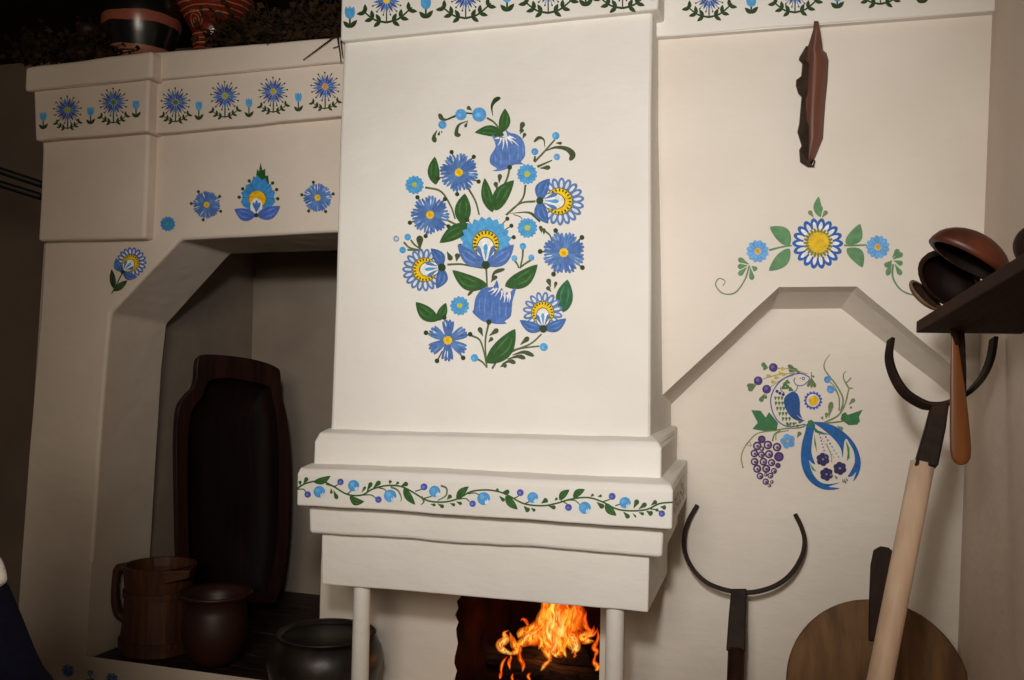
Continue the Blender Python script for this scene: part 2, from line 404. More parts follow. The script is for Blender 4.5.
# ---- room shell
mb = MB(); mb.box((-5.2, -1.6, -.06), (1.2, 4.7, 0)); struct(obj('floor', mb, M['floor']))
mb = MB(); mb.box((-5.2, -1.6, ZC), (1.2, 4.7, ZC+.08)); struct(obj('ceiling', mb, M['ceiling']))
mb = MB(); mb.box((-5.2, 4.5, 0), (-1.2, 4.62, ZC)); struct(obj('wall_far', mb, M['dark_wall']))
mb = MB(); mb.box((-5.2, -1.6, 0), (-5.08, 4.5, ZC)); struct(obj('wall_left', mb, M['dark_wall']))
mb = MB(); za, zb = 0.0, ZC
mb.rings([[(xr(za), -1.6, za), (xr(za)+.15, -1.6, za), (xr(za)+.15, 3.3, za), (xr(za), 3.3, za)],
          [(xr(zb), -1.6, zb), (xr(zb)+.15, -1.6, zb), (xr(zb)+.15, 3.3, zb), (xr(zb), 3.3, zb)]])
struct(obj('wall_right', mb, M['plaster_right']))

# ---- right wall with the alcove
def W(px, py): return at(px, py, YW)
def I(px, py): return at(px, py, YI)
wall = MB()
o0, o1, o2, o3 = W(655, 402), W(779, 287), W(857, 286.5), W(985, 390)
i0, i1, i2, i3 = I(655, 420), I(770.5, 309), I(841, 308.5), I(960, 409)
xc = lambda z: xr(z)+.01
o3.x = xc(o3.z); i3.x = xc(i3.z)
def sub(a, b, n=10, amp=.0025, s=1): 
    out = []
    for k in range(n+1):
        p = a.lerp(b, k/n)
        if 0 < k < n: p.z += amp*noise.noise(V((p.x*9, s, 0)))
        out.append(p)
    return out
edge = sub(o0, o1, 12, .004, 2)+sub(o1, o2, 6, .002, 3)[1:]+sub(o2, o3, 12, .004, 5)[1:]
inn = sub(i0, i1, 12, .003, 2)+sub(i1, i2, 6, .002, 3)[1:]+sub(i2, i3, 12, .003, 5)[1:]
tl = V((o0.x-.35, YW, ZC)); tr = V((xc(ZC), YW, ZC))
for a, b in zip(edge[:-1], edge[1:]):                     # front face strips up to the ceiling
    ta = V((a.x, YW, ZC)); tb = V((b.x, YW, ZC)); wall.quad(a, b, tb, ta)
wall.quad(V((o0.x-.35, YW, o0.z)), edge[0], V((o0.x, YW, ZC)), tl)
wall.quad(edge[-1], V((xc(ZC)+.02, YW, edge[-1].z)), V((xc(ZC)+.02, YW, ZC)), V((edge[-1].x, YW, ZC)))
m_ = [a.lerp(b, .28)+V((0, .012, .004)) for a, b in zip(edge, inn)]
for k in range(len(edge)-1):                               # splayed reveal with a softened lip
    wall.quad(edge[k], m_[k], m_[k+1], edge[k+1]); wall.quad(m_[k], inn[k], inn[k+1], m_[k+1])
XJ = at(620, 640, YP).x
i00 = V((XJ, YI, i0.z-.05))
wall.quad(i00, V((i0.x, YI, i0.z)), V((i0.x, YI, 0)), V((XJ, YI, 0)))
for a, b in zip(inn[:-1], inn[1:]): wall.quad(ground(a), ground(b), b, a)
wall.quad(ground(inn[-1]), V((inn[-1].x+.12, YI, 0)), V((inn[-1].x+.12, YI, inn[-1].z)), inn[-1])
wb = struct(obj('wall_back', wall, M['plaster_wall'], smooth=False))
P = Paint().set(680, 180, 4.096)                           # garland above the alcove
for k in range(18):
    a = 2*math.pi*k/18
    x, y = 564+72*math.cos(a), 260+72*math.sin(a)
    P.disc(x, y, 33, ROYAL, 14, 17, a); P.disc(x-6*math.cos(a), y-6*math.sin(a), 24, (232, 228, 226), 12, 8, a)
P.disc(566, 258, 60, (226, 222, 214), 24)
for k in range(24):
    a = 2*math.pi*k/24; P.disc(566+48*math.cos(a), 258+48*math.sin(a), 14, (128, 124, 20), 8, 6, a)
P.scallop(568, 256, 44, 20, .12, (226, 184, 14))
P.daisy(318, 292, 47, (104, 166, 224), 12, (226, 190, 30)); P.disc(318, 292, 10, (220, 150, 30), 8)
P.daisy(810, 275, 49, (104, 166, 224), 13, (226, 190, 30)); P.disc(812, 274, 10, (220, 150, 30), 8)
for pts in ([(365, 288), (410, 276), (458, 268)], [(672, 268), (715, 268), (765, 266)]): P.stroke(pts, 7, 5, SAGE)
P.leaf(450, 268, 368, 192, 62, SAGE, bend=12, vein=False); P.leaf(450, 282, 364, 372, 56, SAGE, bend=-8, vein=False)
P.leaf(680, 262, 738, 180, 56, SAGE, bend=14, vein=False); P.leaf(684, 280, 748, 358, 56, SAGE, bend=-14, vein=False)
P.leaf(574, 152, 568, 68, 34, SAGE, bend=-8, vein=False); P.drop(576, 152, 576, 104, 16, SAGE); P.drop(548, 154, 528, 126, 16, (120, 130, 80)); P.drop(582, 154, 602, 126, 16, (120, 130, 80))
P.ribbon([(285, 350), (265, 410), (225, 462), (175, 464), (146, 430), (160, 404), (184, 414), (176, 434)], lambda t: 7-4*t, (112, 130, 100))
P.ribbon([(872, 345), (872, 400), (905, 450), (960, 472), (1010, 470)], lambda t: 9-5*t, (100, 132, 100))
for d in ([282, 345, 238, 322], [276, 350, 236, 356], [274, 358, 240, 390], [288, 358, 296, 410], [294, 352, 314, 370]): P.drop(*d, 19, SAGE)
for d in ([868, 330, 838, 355], [866, 335, 848, 392], [872, 325, 912, 300], [876, 330, 912, 345], [880, 345, 906, 390], [870, 318, 896, 284]): P.drop(*d, 19, SAGE)
P.build('painted_garland', yplane(YW), wb)
P = Paint().set(730, 340, 4.25)                            # the bird in the alcove
VG = (52, 112, 66); SG = (112, 128, 84); TEAL = (26, 92, 160)
P.ribbon([(345, 350), (300, 372), (240, 376), (190, 384)], lambda t: 6, SG); P.ribbon([(345, 350), (420, 352), (480, 345)], lambda t: 7, SG)
P.ribbon([(400, 352), (460, 320), (490, 270), (505, 210), (520, 205), (515, 192)], lambda t: 8-4*t, SG)
P.ribbon([(470, 310), (480, 250), (450, 190), (405, 130), (402, 95), (425, 60)], lambda t: 8-4*t if t < .7 else 10*(1-t)+2, SG)
P.ribbon([(465, 300), (462, 240), (440, 205), (415, 195)], lambda t: 5, SG); P.ribbon([(462, 300), (465, 250), (445, 200), (415, 170)], lambda t: 4, SG)
P.ribbon([(505, 205), (485, 170), (482, 148), (492, 132)], lambda t: 7-4*t, SG); P.ribbon([(490, 185), (505, 172), (515, 160)], lambda t: 5, SG)
P.berry(414, 168, 15, (84, 142, 196)); P.berry(428, 210, 17, (92, 142, 208))
for d in ([420, 330, 432, 262, 20], [408, 335, 412, 308, 14], [395, 340, 390, 325, 10], [505, 275, 530, 250, 16], [508, 290, 518, 284, 10], [455, 365, 480, 382, 16], [285, 415, 300, 390, 16]): P.drop(*d, SG)
P.poly([(190, 388), (150, 388), (95, 378), (118, 352), (90, 298), (130, 300), (152, 330), (166, 306), (186, 330), (204, 352), (200, 378)], VG)
P.poly([(470, 338), (475, 315), (490, 306), (500, 318), (530, 308), (564, 296), (548, 325), (552, 345), (540, 360), (505, 362), (490, 352)], VG)
P.ribbon([(190, 384), (120, 396), (85, 425), (60, 460), (48, 500), (56, 545)], lambda t: 5, (130, 132, 90)); P.ribbon([(70, 445), (90, 450), (82, 432), (74, 442)], lambda t: 3, (130, 132, 90))
P.ribbon([(215, 384), (190, 400), (180, 430)], lambda t: 6, SG); P.ribbon([(250, 384), (200, 396), (195, 425)], lambda t: 4, SG)
grapes = [(135, 422, 17), (116, 450, 19), (161, 446, 19), (200, 455, 19), (104, 482, 17), (134, 487, 15), (166, 485, 18), (208, 496, 21), (105, 517, 17), (142, 517, 17), (177, 521, 16), (204, 533, 12), (116, 547, 18), (154, 547, 18), (187, 556, 13), (128, 578, 15), (172, 576, 13), (152, 602, 14), (178, 603, 8), (168, 618, 8), (136, 462, 10), (152, 572, 8)]
for i, (x, y, r) in enumerate(grapes):
    P.disc(x, y, r, (70, 44, 92), 12)
    if i not in (0, 7, 11): P.disc(x-1, y, r*.58, (196, 180, 190), 10); P.disc(x+2, y+2, r*.36, (88, 66, 120), 8)
    else: P.disc(x, y, r*.6, (96, 62, 130), 10)
for k in range(5):
    a = 2*math.pi*k/5-.6; P.disc(246+18*math.cos(a), 430+18*math.sin(a), 15, (98, 158, 210), 10)
P.disc(246, 430, 7, (210, 170, 120), 8)
# berries and sprays over the bird
for x, y in ((184, 117), (120, 173), (156, 209)): P.disc(x, y, 19, (70, 50, 110), 12); P.disc(x-3, y-3, 8, (112, 92, 160), 8)
for d in ([160, 115, 134, 100, 18], [162, 118, 140, 122, 14], [112, 190, 78, 214, 20], [108, 186, 72, 196, 16], [148, 228, 128, 262, 18], [154, 230, 150, 250, 12], [290, 140, 246, 106, 16], [300, 142, 268, 120, 14], [275, 138, 250, 128, 12]): P.drop(*d, (90, 116, 70))
for a, b in (((200, 120), (330, 145)), ((140, 165), (290, 142)), ((172, 200), (270, 150))): P.ribbon([a, ((a[0]+b[0])/2, (a[1]+b[1])/2-8), b], lambda t: 3, (140, 140, 110))
for x, y in ((228, 122), (218, 142), (232, 146), (186, 178), (166, 152), (200, 160)): P.drop(x+10, y, x-12, y, 14, (190, 168, 60))
NV = (80, 84, 150)
P.ribbon([(338, 158), (300, 142), (245, 155), (200, 190), (174, 245), (180, 300), (205, 345), (250, 368), (320, 358)], lambda t: 5, NV)
P.ribbon([(336, 156), (335, 172), (310, 192), (285, 192), (272, 175), (276, 160)], lambda t: 4, NV); P.disc(312, 163, 7, NV, 10); P.disc(312, 163, 3, WHITE, 8); P.disc(299, 162, 3, NV, 6)
P.ribbon([(290, 192), (280, 215), (262, 225)], lambda t: 4, (110, 110, 110)); P.ribbon([(215, 200), (218, 215), (232, 226)], lambda t: 4, NV)
for x, y in ((238, 188), (250, 200), (232, 202), (262, 210), (248, 178)): P.drop(x+8, y+6, x-12, y-4, 16, (70, 118, 60))
for x, y in ((200, 218), (212, 226), (226, 232)): P.disc(x, y, 7, (48, 48, 110), 8)
for r_ in range(6):
    for q in range(3):
        x = 192+q*14+r_*r_*2.0; y = 248+r_*22
        P.drop(x, y+9, x+2, y-9, 10, (88, 118, 68))
for x, y in ((250, 358), (275, 352), (300, 346), (290, 362)): P.drop(x+10, y, x-10, y+4, 10, (88, 118, 68))
P.spoly([(262, 220), (235, 240), (229, 265), (238, 295), (258, 325), (285, 342), (318, 344), (300, 334), (284, 318), (300, 330), (308, 335), (298, 310), (297, 262), (290, 235), (278, 222)], (24, 78, 142))
P.ribbon([(346, 136), (346, 176)], lambda t: 4, SG)
for d in ([346, 160, 330, 200, 12], [346, 160, 362, 202, 14], [346, 160, 346, 205, 8], [346, 150, 358, 158, 8]): P.drop(*d, (92, 118, 66))
P.scallop(353, 257, 40, 15, .2, (66, 82, 178)); P.disc(353, 257, 28, (220, 214, 216), 16); P.scallop(355, 258, 23, 14, .16, (228, 186, 14))
# tail
P.spoly([(330, 352), (318, 395), (304, 450), (302, 515), (318, 570), (350, 610), (395, 634), (440, 636), (466, 630), (440, 626), (420, 622), (466, 606), (420, 612), (385, 604), (360, 580), (344, 548), (336, 510), (345, 520), (362, 528), (352, 500), (346, 470), (350, 420), (358, 380), (362, 362), (350, 350)], TEAL)
P.spoly([(355, 350), (400, 352), (450, 368), (505, 410), (540, 460), (556, 520), (546, 570), (524, 600), (536, 560), (520, 578), (500, 580), (512, 560), (530, 520), (526, 475), (508, 440), (496, 420), (486, 430), (482, 470), (478, 500), (472, 465), (450, 430), (420, 400), (385, 372)], TEAL)
P.poly([(492, 425), (508, 460), (508, 500), (496, 515), (500, 480)], (66, 132, 60)); P.poly([(335, 515), (352, 540), (368, 560), (350, 552)], (66, 132, 60)); P.poly([(350, 360), (375, 385), (425, 402), (390, 400), (362, 392)], VG)
P.poly([(358, 400), (366, 440), (370, 478), (358, 440)], (92, 130, 70))
P.poly([(330, 345), (346, 338), (358, 350), (350, 372), (336, 372)], VG)
for x, y in ((395, 507), (410, 570), (467, 545)):
    for k in range(6):
        a = 2*math.pi*k/6+.4; P.disc(x+16*math.cos(a), y+16*math.sin(a), 13, (48, 42, 88), 10)
    P.disc(x, y, 10, (48, 42, 88), 10); P.disc(x, y, 5, (140, 130, 180), 8)
for i in range(8):
    P.disc(380+i*4, 400+i*14, 4, (110, 116, 160), 6); P.disc(398+i*9, 398+i*14, 4.5, (100, 110, 160) if i < 4 else (110, 170, 200), 6); P.disc(392+i*7, 420+i*11, 3, (140, 140, 140), 6)
P.ribbon([(410, 440), (430, 490), (432, 520)], lambda t: 4, (140, 150, 110))
for d in ([440, 580, 425, 570, 8], [445, 575, 455, 590, 8], [485, 588, 492, 610, 7], [478, 590, 482, 606, 6], [492, 584, 500, 600, 6]): P.drop(*d, (110, 112, 100))
P.build('painted_bird', yplane(YI), wb)

# cornice band over the right wall
mb = MB(); YB_ = YW-.035
loft(mb, [(V((at(640, 40, YB_).x, YB_, ZC)), V((xr(ZC)+.02, YB_, ZC))), (at(640, 37.5, YB_), at(987, 10.5, YB_).lerp(at(640, 37.5, YB_), -.045))], YW+.02, 30, .004, 9)
tr_ = struct(obj('trim_1', mb, M['plaster'], bevel=.006))
P = Paint().set(640, 0, 3.793)
for x, y, c in ((262, -8, YEL), (588, -26, (170, 60, 50)), (912, -58, YEL)): P.sunflower(x, y, 50, y+74, 84, c); P.flush('painted_flower', yplane(YB_), tr_)
for x, y in ((422, 6), (748, -14), (1070, -34)): P.bud(x, y, 40, 40, y+46); P.flush('painted_bud', yplane(YB_), tr_)

# ------------------------------------------------------------------ masonry stove (left part, hearth and fire wall)
stove = thing('masonry_stove', 'whitewashed masonry stove with deep arched niche and small blue flower frieze, left of the hood', 'stove', V((-2.1, 3.0, 0)))
def Fp(px, py): return at(px, py, YF)
XE = -1.512
oven = MB()
a0 = [Fp(112, 250-60), Fp(180, 240), Fp(345, 231)]
zt = at(160, 62, YF).z
jo = [Fp(86, 656), Fp(92, 560), Fp(99, 450), Fp(105, 370), Fp(110, 314)]
di = sub(Fp(110, 314), Fp(180, 240), 8, .003, 11); li = sub(Fp(180, 240), V((XE, YF, Fp(345, 231).z)), 8, .002, 12)
outl = [Fp(46, 225), Fp(36, 330), Fp(27, 470), Fp(19, 600), ground(Fp(10, 700))+V((0, 0, 0))]
outl[-1] = V((Fp(14, 690).x, YF, 0))
mid = V((0, 0, 0))
# leg: strips between outer edge and jamb
leg_o = [Fp(44, 240), Fp(40, 314), Fp(33, 370), Fp(27, 450), Fp(21, 560), Fp(16, 656)]
leg_i = [Fp(110, 314)+V((0, 0, .12)), Fp(110, 314)] + jo[::-1][1:]
leg_o = [Fp(46, 262), Fp(42, 314), Fp(37, 370), Fp(30, 450), Fp(22, 560), Fp(15.5, 656)]
leg_i[0] = None
for k in range(1, 5): oven.quad(leg_o[k], leg_i[k], leg_i[k+1], leg_o[k+1])
oven.quad(leg_o[5], jo[0], V((jo[0].x, YF, 0)), V((leg_o[5].x-.01, YF, 0)))
# above: strips from diagonal and lintel up to the top
TOPX0 = Fp(50, 120).x
top = [V((leg_o[1].x+.03, YF, zt))]
oven.quad(leg_o[1], V((leg_o[1].x+.03, YF, zt)), V((di[0].x, YF, zt)), di[0])
for a, b in zip((di+li[1:])[:-1], (di+li[1:])[1:]): oven.quad(a, V((a.x, YF, zt)), V((b.x, YF, zt)), b)
# sill below the opening, hearth front under the hood
XS = at(270, 690, YF).x
oven.quad(jo[0], V((XS, YF, SLAB+.008)), V((XS, YF, 0)), V((jo[0].x, YF, 0)))
# reveal (splayed, about 0.32 deep)
YR = 3.285
def Rp(px, py): return at(px, py, YR)
ji = [Rp(146, 600), Rp(149.5, 560), Rp(156, 450), Rp(161, 370), Rp(166, 324)]
ji[0] = V((ji[1].x-.01, YR, SLAB-.01)); jj = V((jo[0].x, YF, SLAB-.01))
dii = sub(Rp(166, 324), Rp(230, 253.5), 8, .003, 13); lii = sub(Rp(230, 253.5), V((XE, YR, Rp(345, 249).z)), 8, .002, 14)
ring_o = [jj]+jo[1:]+di[1:]+li[1:]; ring_i = ji+dii[1:]+lii[1:]
for k in range(len(ring_o)-1):
    a, b, c, d = ring_o[k], ring_o[k+1], ring_i[k+1], ring_i[k]
    oven.quad(a, b, c, d)
# left flank of the body and its top, going back
BK = 4.48
oven.quad(V((leg_o[5].x-.01, YF, 0)), V((leg_o[5].x-.01, BK, 0)), V((leg_o[1].x+.03, BK, zt)), V((leg_o[1].x+.03, YF, zt)))
oven.quad(V((leg_o[1].x+.03, YF, zt)), V((XE+.02, YF, zt)), V((XE+.02, BK, zt)), V((leg_o[1].x+.03, BK, zt)))
oven.quad(V((XE, YF, li[-1].z)), V((XE, YF, zt)), V((XE, YR, zt)), V((XE, YR, li[-1].z)))
ob = obj('oven_body', oven, M['plaster_warm'], stove, bevel=.012, ang=25)
# deep chamber behind the reveal
ch = MB(); YC = 4.14
cx0 = ji[1].x-.012; cx1 = at(250, 420, YC).x; zc = at(230, 225, YR).z+.12; XPL = -1.70; ZLED = at(310, 515, YP).z
ch.quad(V((cx0, YR+.002, SLAB-.02)), V((cx1, YC, SLAB-.02)), V((cx1, YC, zc)), V((cx0, YR+.002, zc)))
ch.quad(V((cx1, YC, SLAB-.02)), V((-1.3, YC, SLAB-.02)), V((-1.3, YC, zc)), V((cx1, YC, zc)))
ch.quad(V((cx0, YR, zc)), V((cx1, YC, zc)), V((-1.3, YC, zc)), V((-1.3, YR, zc)))
ch.quad(V((XPL-.003, YP, SLAB-.02)), V((XPL-.003, YC, SLAB-.02)), V((XPL-.003, YC, ZLED)), V((XPL-.003, YP, ZLED)))
b_ = [(k, ring_i[k]) for k in range(len(ring_i))]
for k in range(3, len(ring_i)-1):                          # back of the arch
    a, b = ring_i[k], ring_i[k+1]; ch.quad(a, b, V((b.x, YR+.001, max(b.z, zc))), V((a.x, YR+.001, max(a.z, zc))))
obj('niche_chamber', ch, M['plaster_shade'], stove)
# protruding pier block at upper left
Y1 = 2.90
mb = MB()
loft(mb, [(at(40, 120, Y1), at(149, 118, Y1)), (at(42, 150, Y1), at(148, 145, Y1)), (at(40, 200, Y1), at(146, 200, Y1)), (at(37.5, 241, Y1), at(144.5, 239, Y1))], YF+.05, 20, .003, 3)
obj('pier', mb, M['plaster_warm'], stove, bevel=.012)
# cornice: frieze band and cap, left piece stepping forward
def cornice(pl, pr, Y, nm, seed, back):
    r_ = [(at(pl[0], pl[1], Y), at(pr[0], pr[1], Y)), (at(pl[2], pl[3], Y), at(pr[2], pr[3], Y))]
    if pr[0] > 300: r_ = [(p, V((XE+.004, Y, q.z+(XE-q.x)*(q.z-p.z)/(q.x-p.x)))) for p, q in r_]
    mb = MB(); loft(mb, r_, back, 22, .004, seed); return mb
Y2 = 2.862; Y3 = 2.912
fr1 = obj('frieze_band', cornice((33, 86, 35, 141), (149, 70, 147, 131.5), Y2, '', 21, YF+.3), M['plaster_warm'], stove, bevel=.010)
fr2 = obj('frieze_band', cornice((140, 74, 140, 135.5), (352, 55, 352, 114.5), Y3, '', 22, YF+.3), M['plaster_warm'], stove, bevel=.008)
Y4 = 2.84; Y5 = 2.892
obj('cornice_cap', cornice((25, 67, 24, 91.5), (152, 50.5, 151, 77.5), Y4, '', 23, 4.35), M['plaster_warm'], stove, bevel=.012)
obj('cornice_cap', cornice((140, 53, 140, 81), (352, 36, 352, 60.5), Y5, '', 24, 4.35), M['plaster_warm'], stove, bevel=.010)
# painting on the stove
P = Paint().set(0, 0, 2.834)
for x, y, r, bs, sp, cc in ((192, 312, 36, 364, 34, (150, 170, 40)), (322, 290, 36, 348, 38, (90, 120, 60))): P.sunflower(x, y, r, bs, sp, cc); P.flush('painted_flower', yplane(Y2), fr1)
for x, y in ((123, 330), (257, 316), (386, 297)): P.bud(x, y, 20, 24, y+36); P.flush('painted_bud', yplane(Y2), fr1)
for x, y, q, cc in ((498, 290, 345, (90, 120, 50)), (638, 272, 332, (160, 180, 40)), (775, 260, 318, (190, 170, 50)), (922, 246, 308, (226, 150, 60))): P.sunflower(x, y, 37, q, 38, cc); P.flush('painted_flower', yplane(Y3), fr2)
for x, y in ((564, 300), (706, 292), (846, 276)): P.bud(x, y, 20, 26, y+40); P.flush('painted_bud', yplane(Y3), fr2)
P = Paint().set(90, 150, 3.938); OF = yplane(YF)
def fl_(): P.flush('painted_flower', OF, ob)
P.daisy(307, 291, 30, (62, 140, 200), 12, (84, 150, 120)); fl_()
P.cornflower(460, 216, 52, .2, True, 10, seed=3); fl_(); P.cornflower(897, 188, 54, .5, True, 10, seed=5); fl_()
P.poly([(640, 130), (644, 104), (654, 110), (658, 76), (666, 84), (672, 50), (680, 80), (690, 74), (692, 102), (702, 100), (706, 132), (670, 150)], (40, 84, 36))
P.poly([(660, 100), (676, 118), (690, 112), (700, 132), (714, 136), (718, 156), (730, 166), (724, 186), (732, 204), (716, 222), (690, 236), (630, 236), (604, 222), (594, 204), (602, 186), (596, 168), (612, 156), (614, 138), (632, 132), (644, 112)], (62, 140, 206))
for x, y in ((628, 122), (602, 153), (588, 186), (720, 130), (736, 156), (740, 192)): P.stroke([(660, 190), (x, y)], 1.5, 1.5, OLIVE); P.disc(x, y, 7, DGREEN, 10)
P.disc(660, 196, 36, (104, 96, 30), 18); P.disc(660, 194, 33, (230, 176, 18), 18); P.disc(656, 222, 24, (228, 224, 214), 14, 32)
for q in ([656, 246, 644, 206, 10], [656, 246, 657, 198, 10], [656, 246, 670, 206, 10]): P.drop(*q, (70, 120, 190))
P.leaf(652, 260, 570, 234, 50, (74, 104, 180), bend=-8); P.leaf(658, 260, 750, 222, 50, (74, 104, 180), bend=8); P.disc(655, 257, 9, DGREEN); fl_()
P.stroke([(128, 485), (86, 566)], 4, 4, (60, 96, 60)); P.leaf(94, 545, 86, 470, 24, (46, 62, 32)); P.leaf(94, 556, 148, 514, 26, (50, 78, 36))
P.fan(130, 480, 58, R_(-48), loops=14, pet=(80, 104, 186)); fl_()
P.set(0, 520, 4.25)
P.cornflower(290, 640, 26, 0, False, 8, False); fl_(); P.bud(384, 650, 24, 26, 690); P.flush('painted_bud', OF, ob); P.cornflower(476, 676, 26, .3, False, 8, False); fl_()
# charred hearth boards: separate planks on the slab
hb = MB()
n = 9; y0, y1 = YF+.006, YC-.004
for k in range(n):
    ya, yb = y0+(y1-y0)*k/n, y0+(y1-y0)*(k+1)/n-.006
    xl = lambda y: (jo[0].x+(cx0-jo[0].x)*(y-YF)/(YR-YF) if y < YR else cx0+(cx1-cx0)*(y-YR)/(YC-YR))+.008
    x1_ = XS-.005 if yb < YP-.05 else XPL-.01
    zt_ = SLAB-.004+random.uniform(-.003, .003)
    hb.rings([[(xl(ya), ya, SLAB-.04), (x1_, ya, SLAB-.04), (x1_, yb, SLAB-.04), (xl(yb), yb, SLAB-.04)], [(xl(ya), ya, zt_), (x1_, ya, zt_), (x1_, yb, zt_), (xl(yb), yb, zt_)]])
obj('hearth_board', hb, M['boards'], stove, bevel=.003)
# hearth block under the hood
mb = MB(); XH0, XH1 = XS, at(690, 640, 2.58).x
mb.box((XS+.002, 2.585, 0), (XJ+.02, YP-.004, SLAB-.006)); obj('hearth_block', mb, M['plaster'], stove, bevel=.012)
# fire wall with mouth
fwall = MB()
fx0, fx1, fx2, fx3 = XPL, at(456, 640, YP).x, at(600, 640, YP).x, XJ
zo = at(500, 588, YP).z; zw = zt
rg_ = [V((fx1+random.uniform(-.006, .008), YP, SLAB-.02+(zo-.06-SLAB+.02)*k/14)) for k in range(15)]; rg_[0].x = rg_[-1].x = fx1
for p, q in zip(rg_[:-1], rg_[1:]): fwall.quad(V((fx0, YP, p.z)), p, q, V((fx0, YP, q.z)))
fwall.quad(V((fx0, YP, zo-.06)), V((fx1, YP, zo-.06)), V((fx1+.05, YP, zo)), V((fx0, YP, zo)))
fwall.quad(V((fx0, YP, zo)), V((fx3, YP, zo)), V((fx3, YP, ZLED)), V((fx0, YP, ZLED)))
fwall.quad(V((fx0, YP, ZLED)), V((fx3, YP, ZLED)), V((fx3, YC, ZLED)), V((fx0, YC, ZLED)))
fwall.quad(V((fx3, YP, 0)), V((fx3, YC, 0)), V((fx3, YC, ZLED)), V((fx3, YP, ZLED)))
fwall.quad(V((fx2, YP, SLAB-.02)), V((fx3, YP, SLAB-.02)), V((fx3, YP, zo)), V((fx2, YP, zo)))
fwall.quad(V((fx0, YP, SLAB-.02)), V((fx0, YC, SLAB-.02)), V((fx0, YC, ZLED)), V((fx0, YP, ZLED)))
obj('fire_wall', fwall, M['plaster_wall'], stove)
fb = MB(); yb_ = YP+.55
lo = SLAB-.02
ring0 = [V((fx1, YP+.001, lo)), V((fx1, YP+.001, zo-.06)), V((fx1+.05, YP+.001, zo)), V((fx2, YP+.001, zo)), V((fx2, YP+.001, lo))]
ring1 = [V((p.x+(.03 if i < 3 else -.0), yb_, p.z)) for i, p in enumerate(ring0)]
fb.rings([ring0, ring1], cap0=False)
obj('firebox', fb, M['soot'], stove)

# ------------------------------------------------------------------ chimney hood on two posts
hood = thing('chimney_hood', 'white chimney hood with large painted blue bouquet, stepped mantel and two posts', 'chimney hood', V((-.95, 2.9, SLAB)))
YSH = YI
st, sb_ = 2.86, 2.72
mb = MB()
tL, tR = at(343.5, 30, st), at(652.5, 0, st); bL, bR = at(329.5, 436, sb_), at(650, 442, sb_)
exL = tL+(tL-bL)*.45; exR = tR+(tR-bR)*.45
k_ = (ZC-.001-bL.z); 
exL = bL+(tL-bL)*(k_/(tL.z-bL.z)); exR = bR+(tR-bR)*((ZC-.001-bR.z)/(tR.z-bR.z))
rows = [(exL, exR)]
for q in (.25, .5, .75): rows.append((exL.lerp(bL, q)+V((.003*math.sin(q*9), 0, 0)), exR.lerp(bR, q)+V((.004*math.sin(q*7+1), 0, 0))))
rows.append((bL, bR)); rows.append((bL+V((0, 0, -.05)), bR+V((0, 0, -.05))))
rs = []
for a, b in rows:
    rs.append([a.copy(), b.copy(), V((b.x-.004, YSH-.002, b.z)), V((a.x, YSH-.002, a.z))])
mb.rings(rs)
shaft = obj('shaft', mb, M['plaster'], hood, bevel=.014, ang=30)
shaft_fn = plane_fn(bL, (bR-bL).cross(exL-bL))
cpY = st-.035
mb = MB(); cl = at(340, 41.5, cpY); crr = at(658, 8.5, cpY)
loft(mb, [(V((cl.x, cpY, ZC-.004)), V((crr.x, cpY, ZC-.004))), (cl, crr)], YSH-.006, 30, .003, 31)
crown = obj('crown_band', mb, M['plaster'], hood, bevel=.008)
P = Paint().set(330, 0, 3.793)
for x, y in ((215, 2), (515, -14), (828, -34), (1110, -52)): P.sunflower(x, y, 52, y+84, 92, YEL); P.flush('painted_flower', yplane(cpY), crown)
for x, y in ((76, 48), (364, 12), (672, -14), (970, -34), (1225, -58)): P.bud(x, y, 42, 46, y+58); P.flush('painted_bud', yplane(cpY), crown)
# mantel: upper block, painted moulding, lower step, skirt
def rowsof(*r): return [(at(a, b, Y), at(c, d, Y)) for a, b, c, d, Y in r]
def bxr(px, py): return at(px, py, YSH).x            # the plan narrows a little towards the wall
mb = MB(); loft(mb, rowsof((329, 428, 651, 435, 2.74), (319, 433, 658, 442, 2.675), (314, 441, 661.5, 449, 2.66), (313, 468, 661, 485, 2.655)), YSH-.002, 40, .004, 41, bxr(677, 460))
obj('mantel_block', mb, M['plaster'], hood, bevel=.009, ang=22)
mb = MB(); loft(mb, rowsof((312, 462, 662, 477, 2.665), (300, 468, 671, 485, 2.592), (297, 474, 673, 491, 2.58), (296.5, 505, 672, 529, 2.58)), YSH-.004, 40, .0045, 44, bxr(687, 490))
mould = obj('moulding', mb, M['plaster'], hood, bevel=.011, ang=22)
mb = MB(); loft(mb, rowsof((308, 499, 664, 523, 2.632), (309, 533, 662, 557, 2.632)), YSH-.006, 40, .006, 47, bxr(678, 525))
obj('lower_step', mb, M['plaster'], hood, bevel=.010)
mb = MB(); loft(mb, rowsof((321.5, 530, 649.5, 553, 2.665), (321.5, 584, 648, 612.5, 2.66)), YSH-.008, 40, .003, 49, bxr(668, 560))
obj('skirt', mb, M['plaster'], hood, bevel=.005)
for x0, x1, y in ((353.5, 370.5, 593), (606, 624.5, 612)):
    c = at((x0+x1)/2, y, 2.70); r = (x1-x0)/2*mpp(c); mb = MB()
    mb.lathe([(r*1.0, SLAB-.008), (r*1.02, SLAB+.1), (r, c.z-.1), (r*.97, c.z+.04)], (c.x, c.y, 0), 28)
    obj('post', mb, M['plaster'], hood, smooth=False)
# bouquet on the shaft
P = Paint()
A = lambda: P.set(390, 80, 4.533)
B = lambda: P.set(390, 220, 4.25)
A()
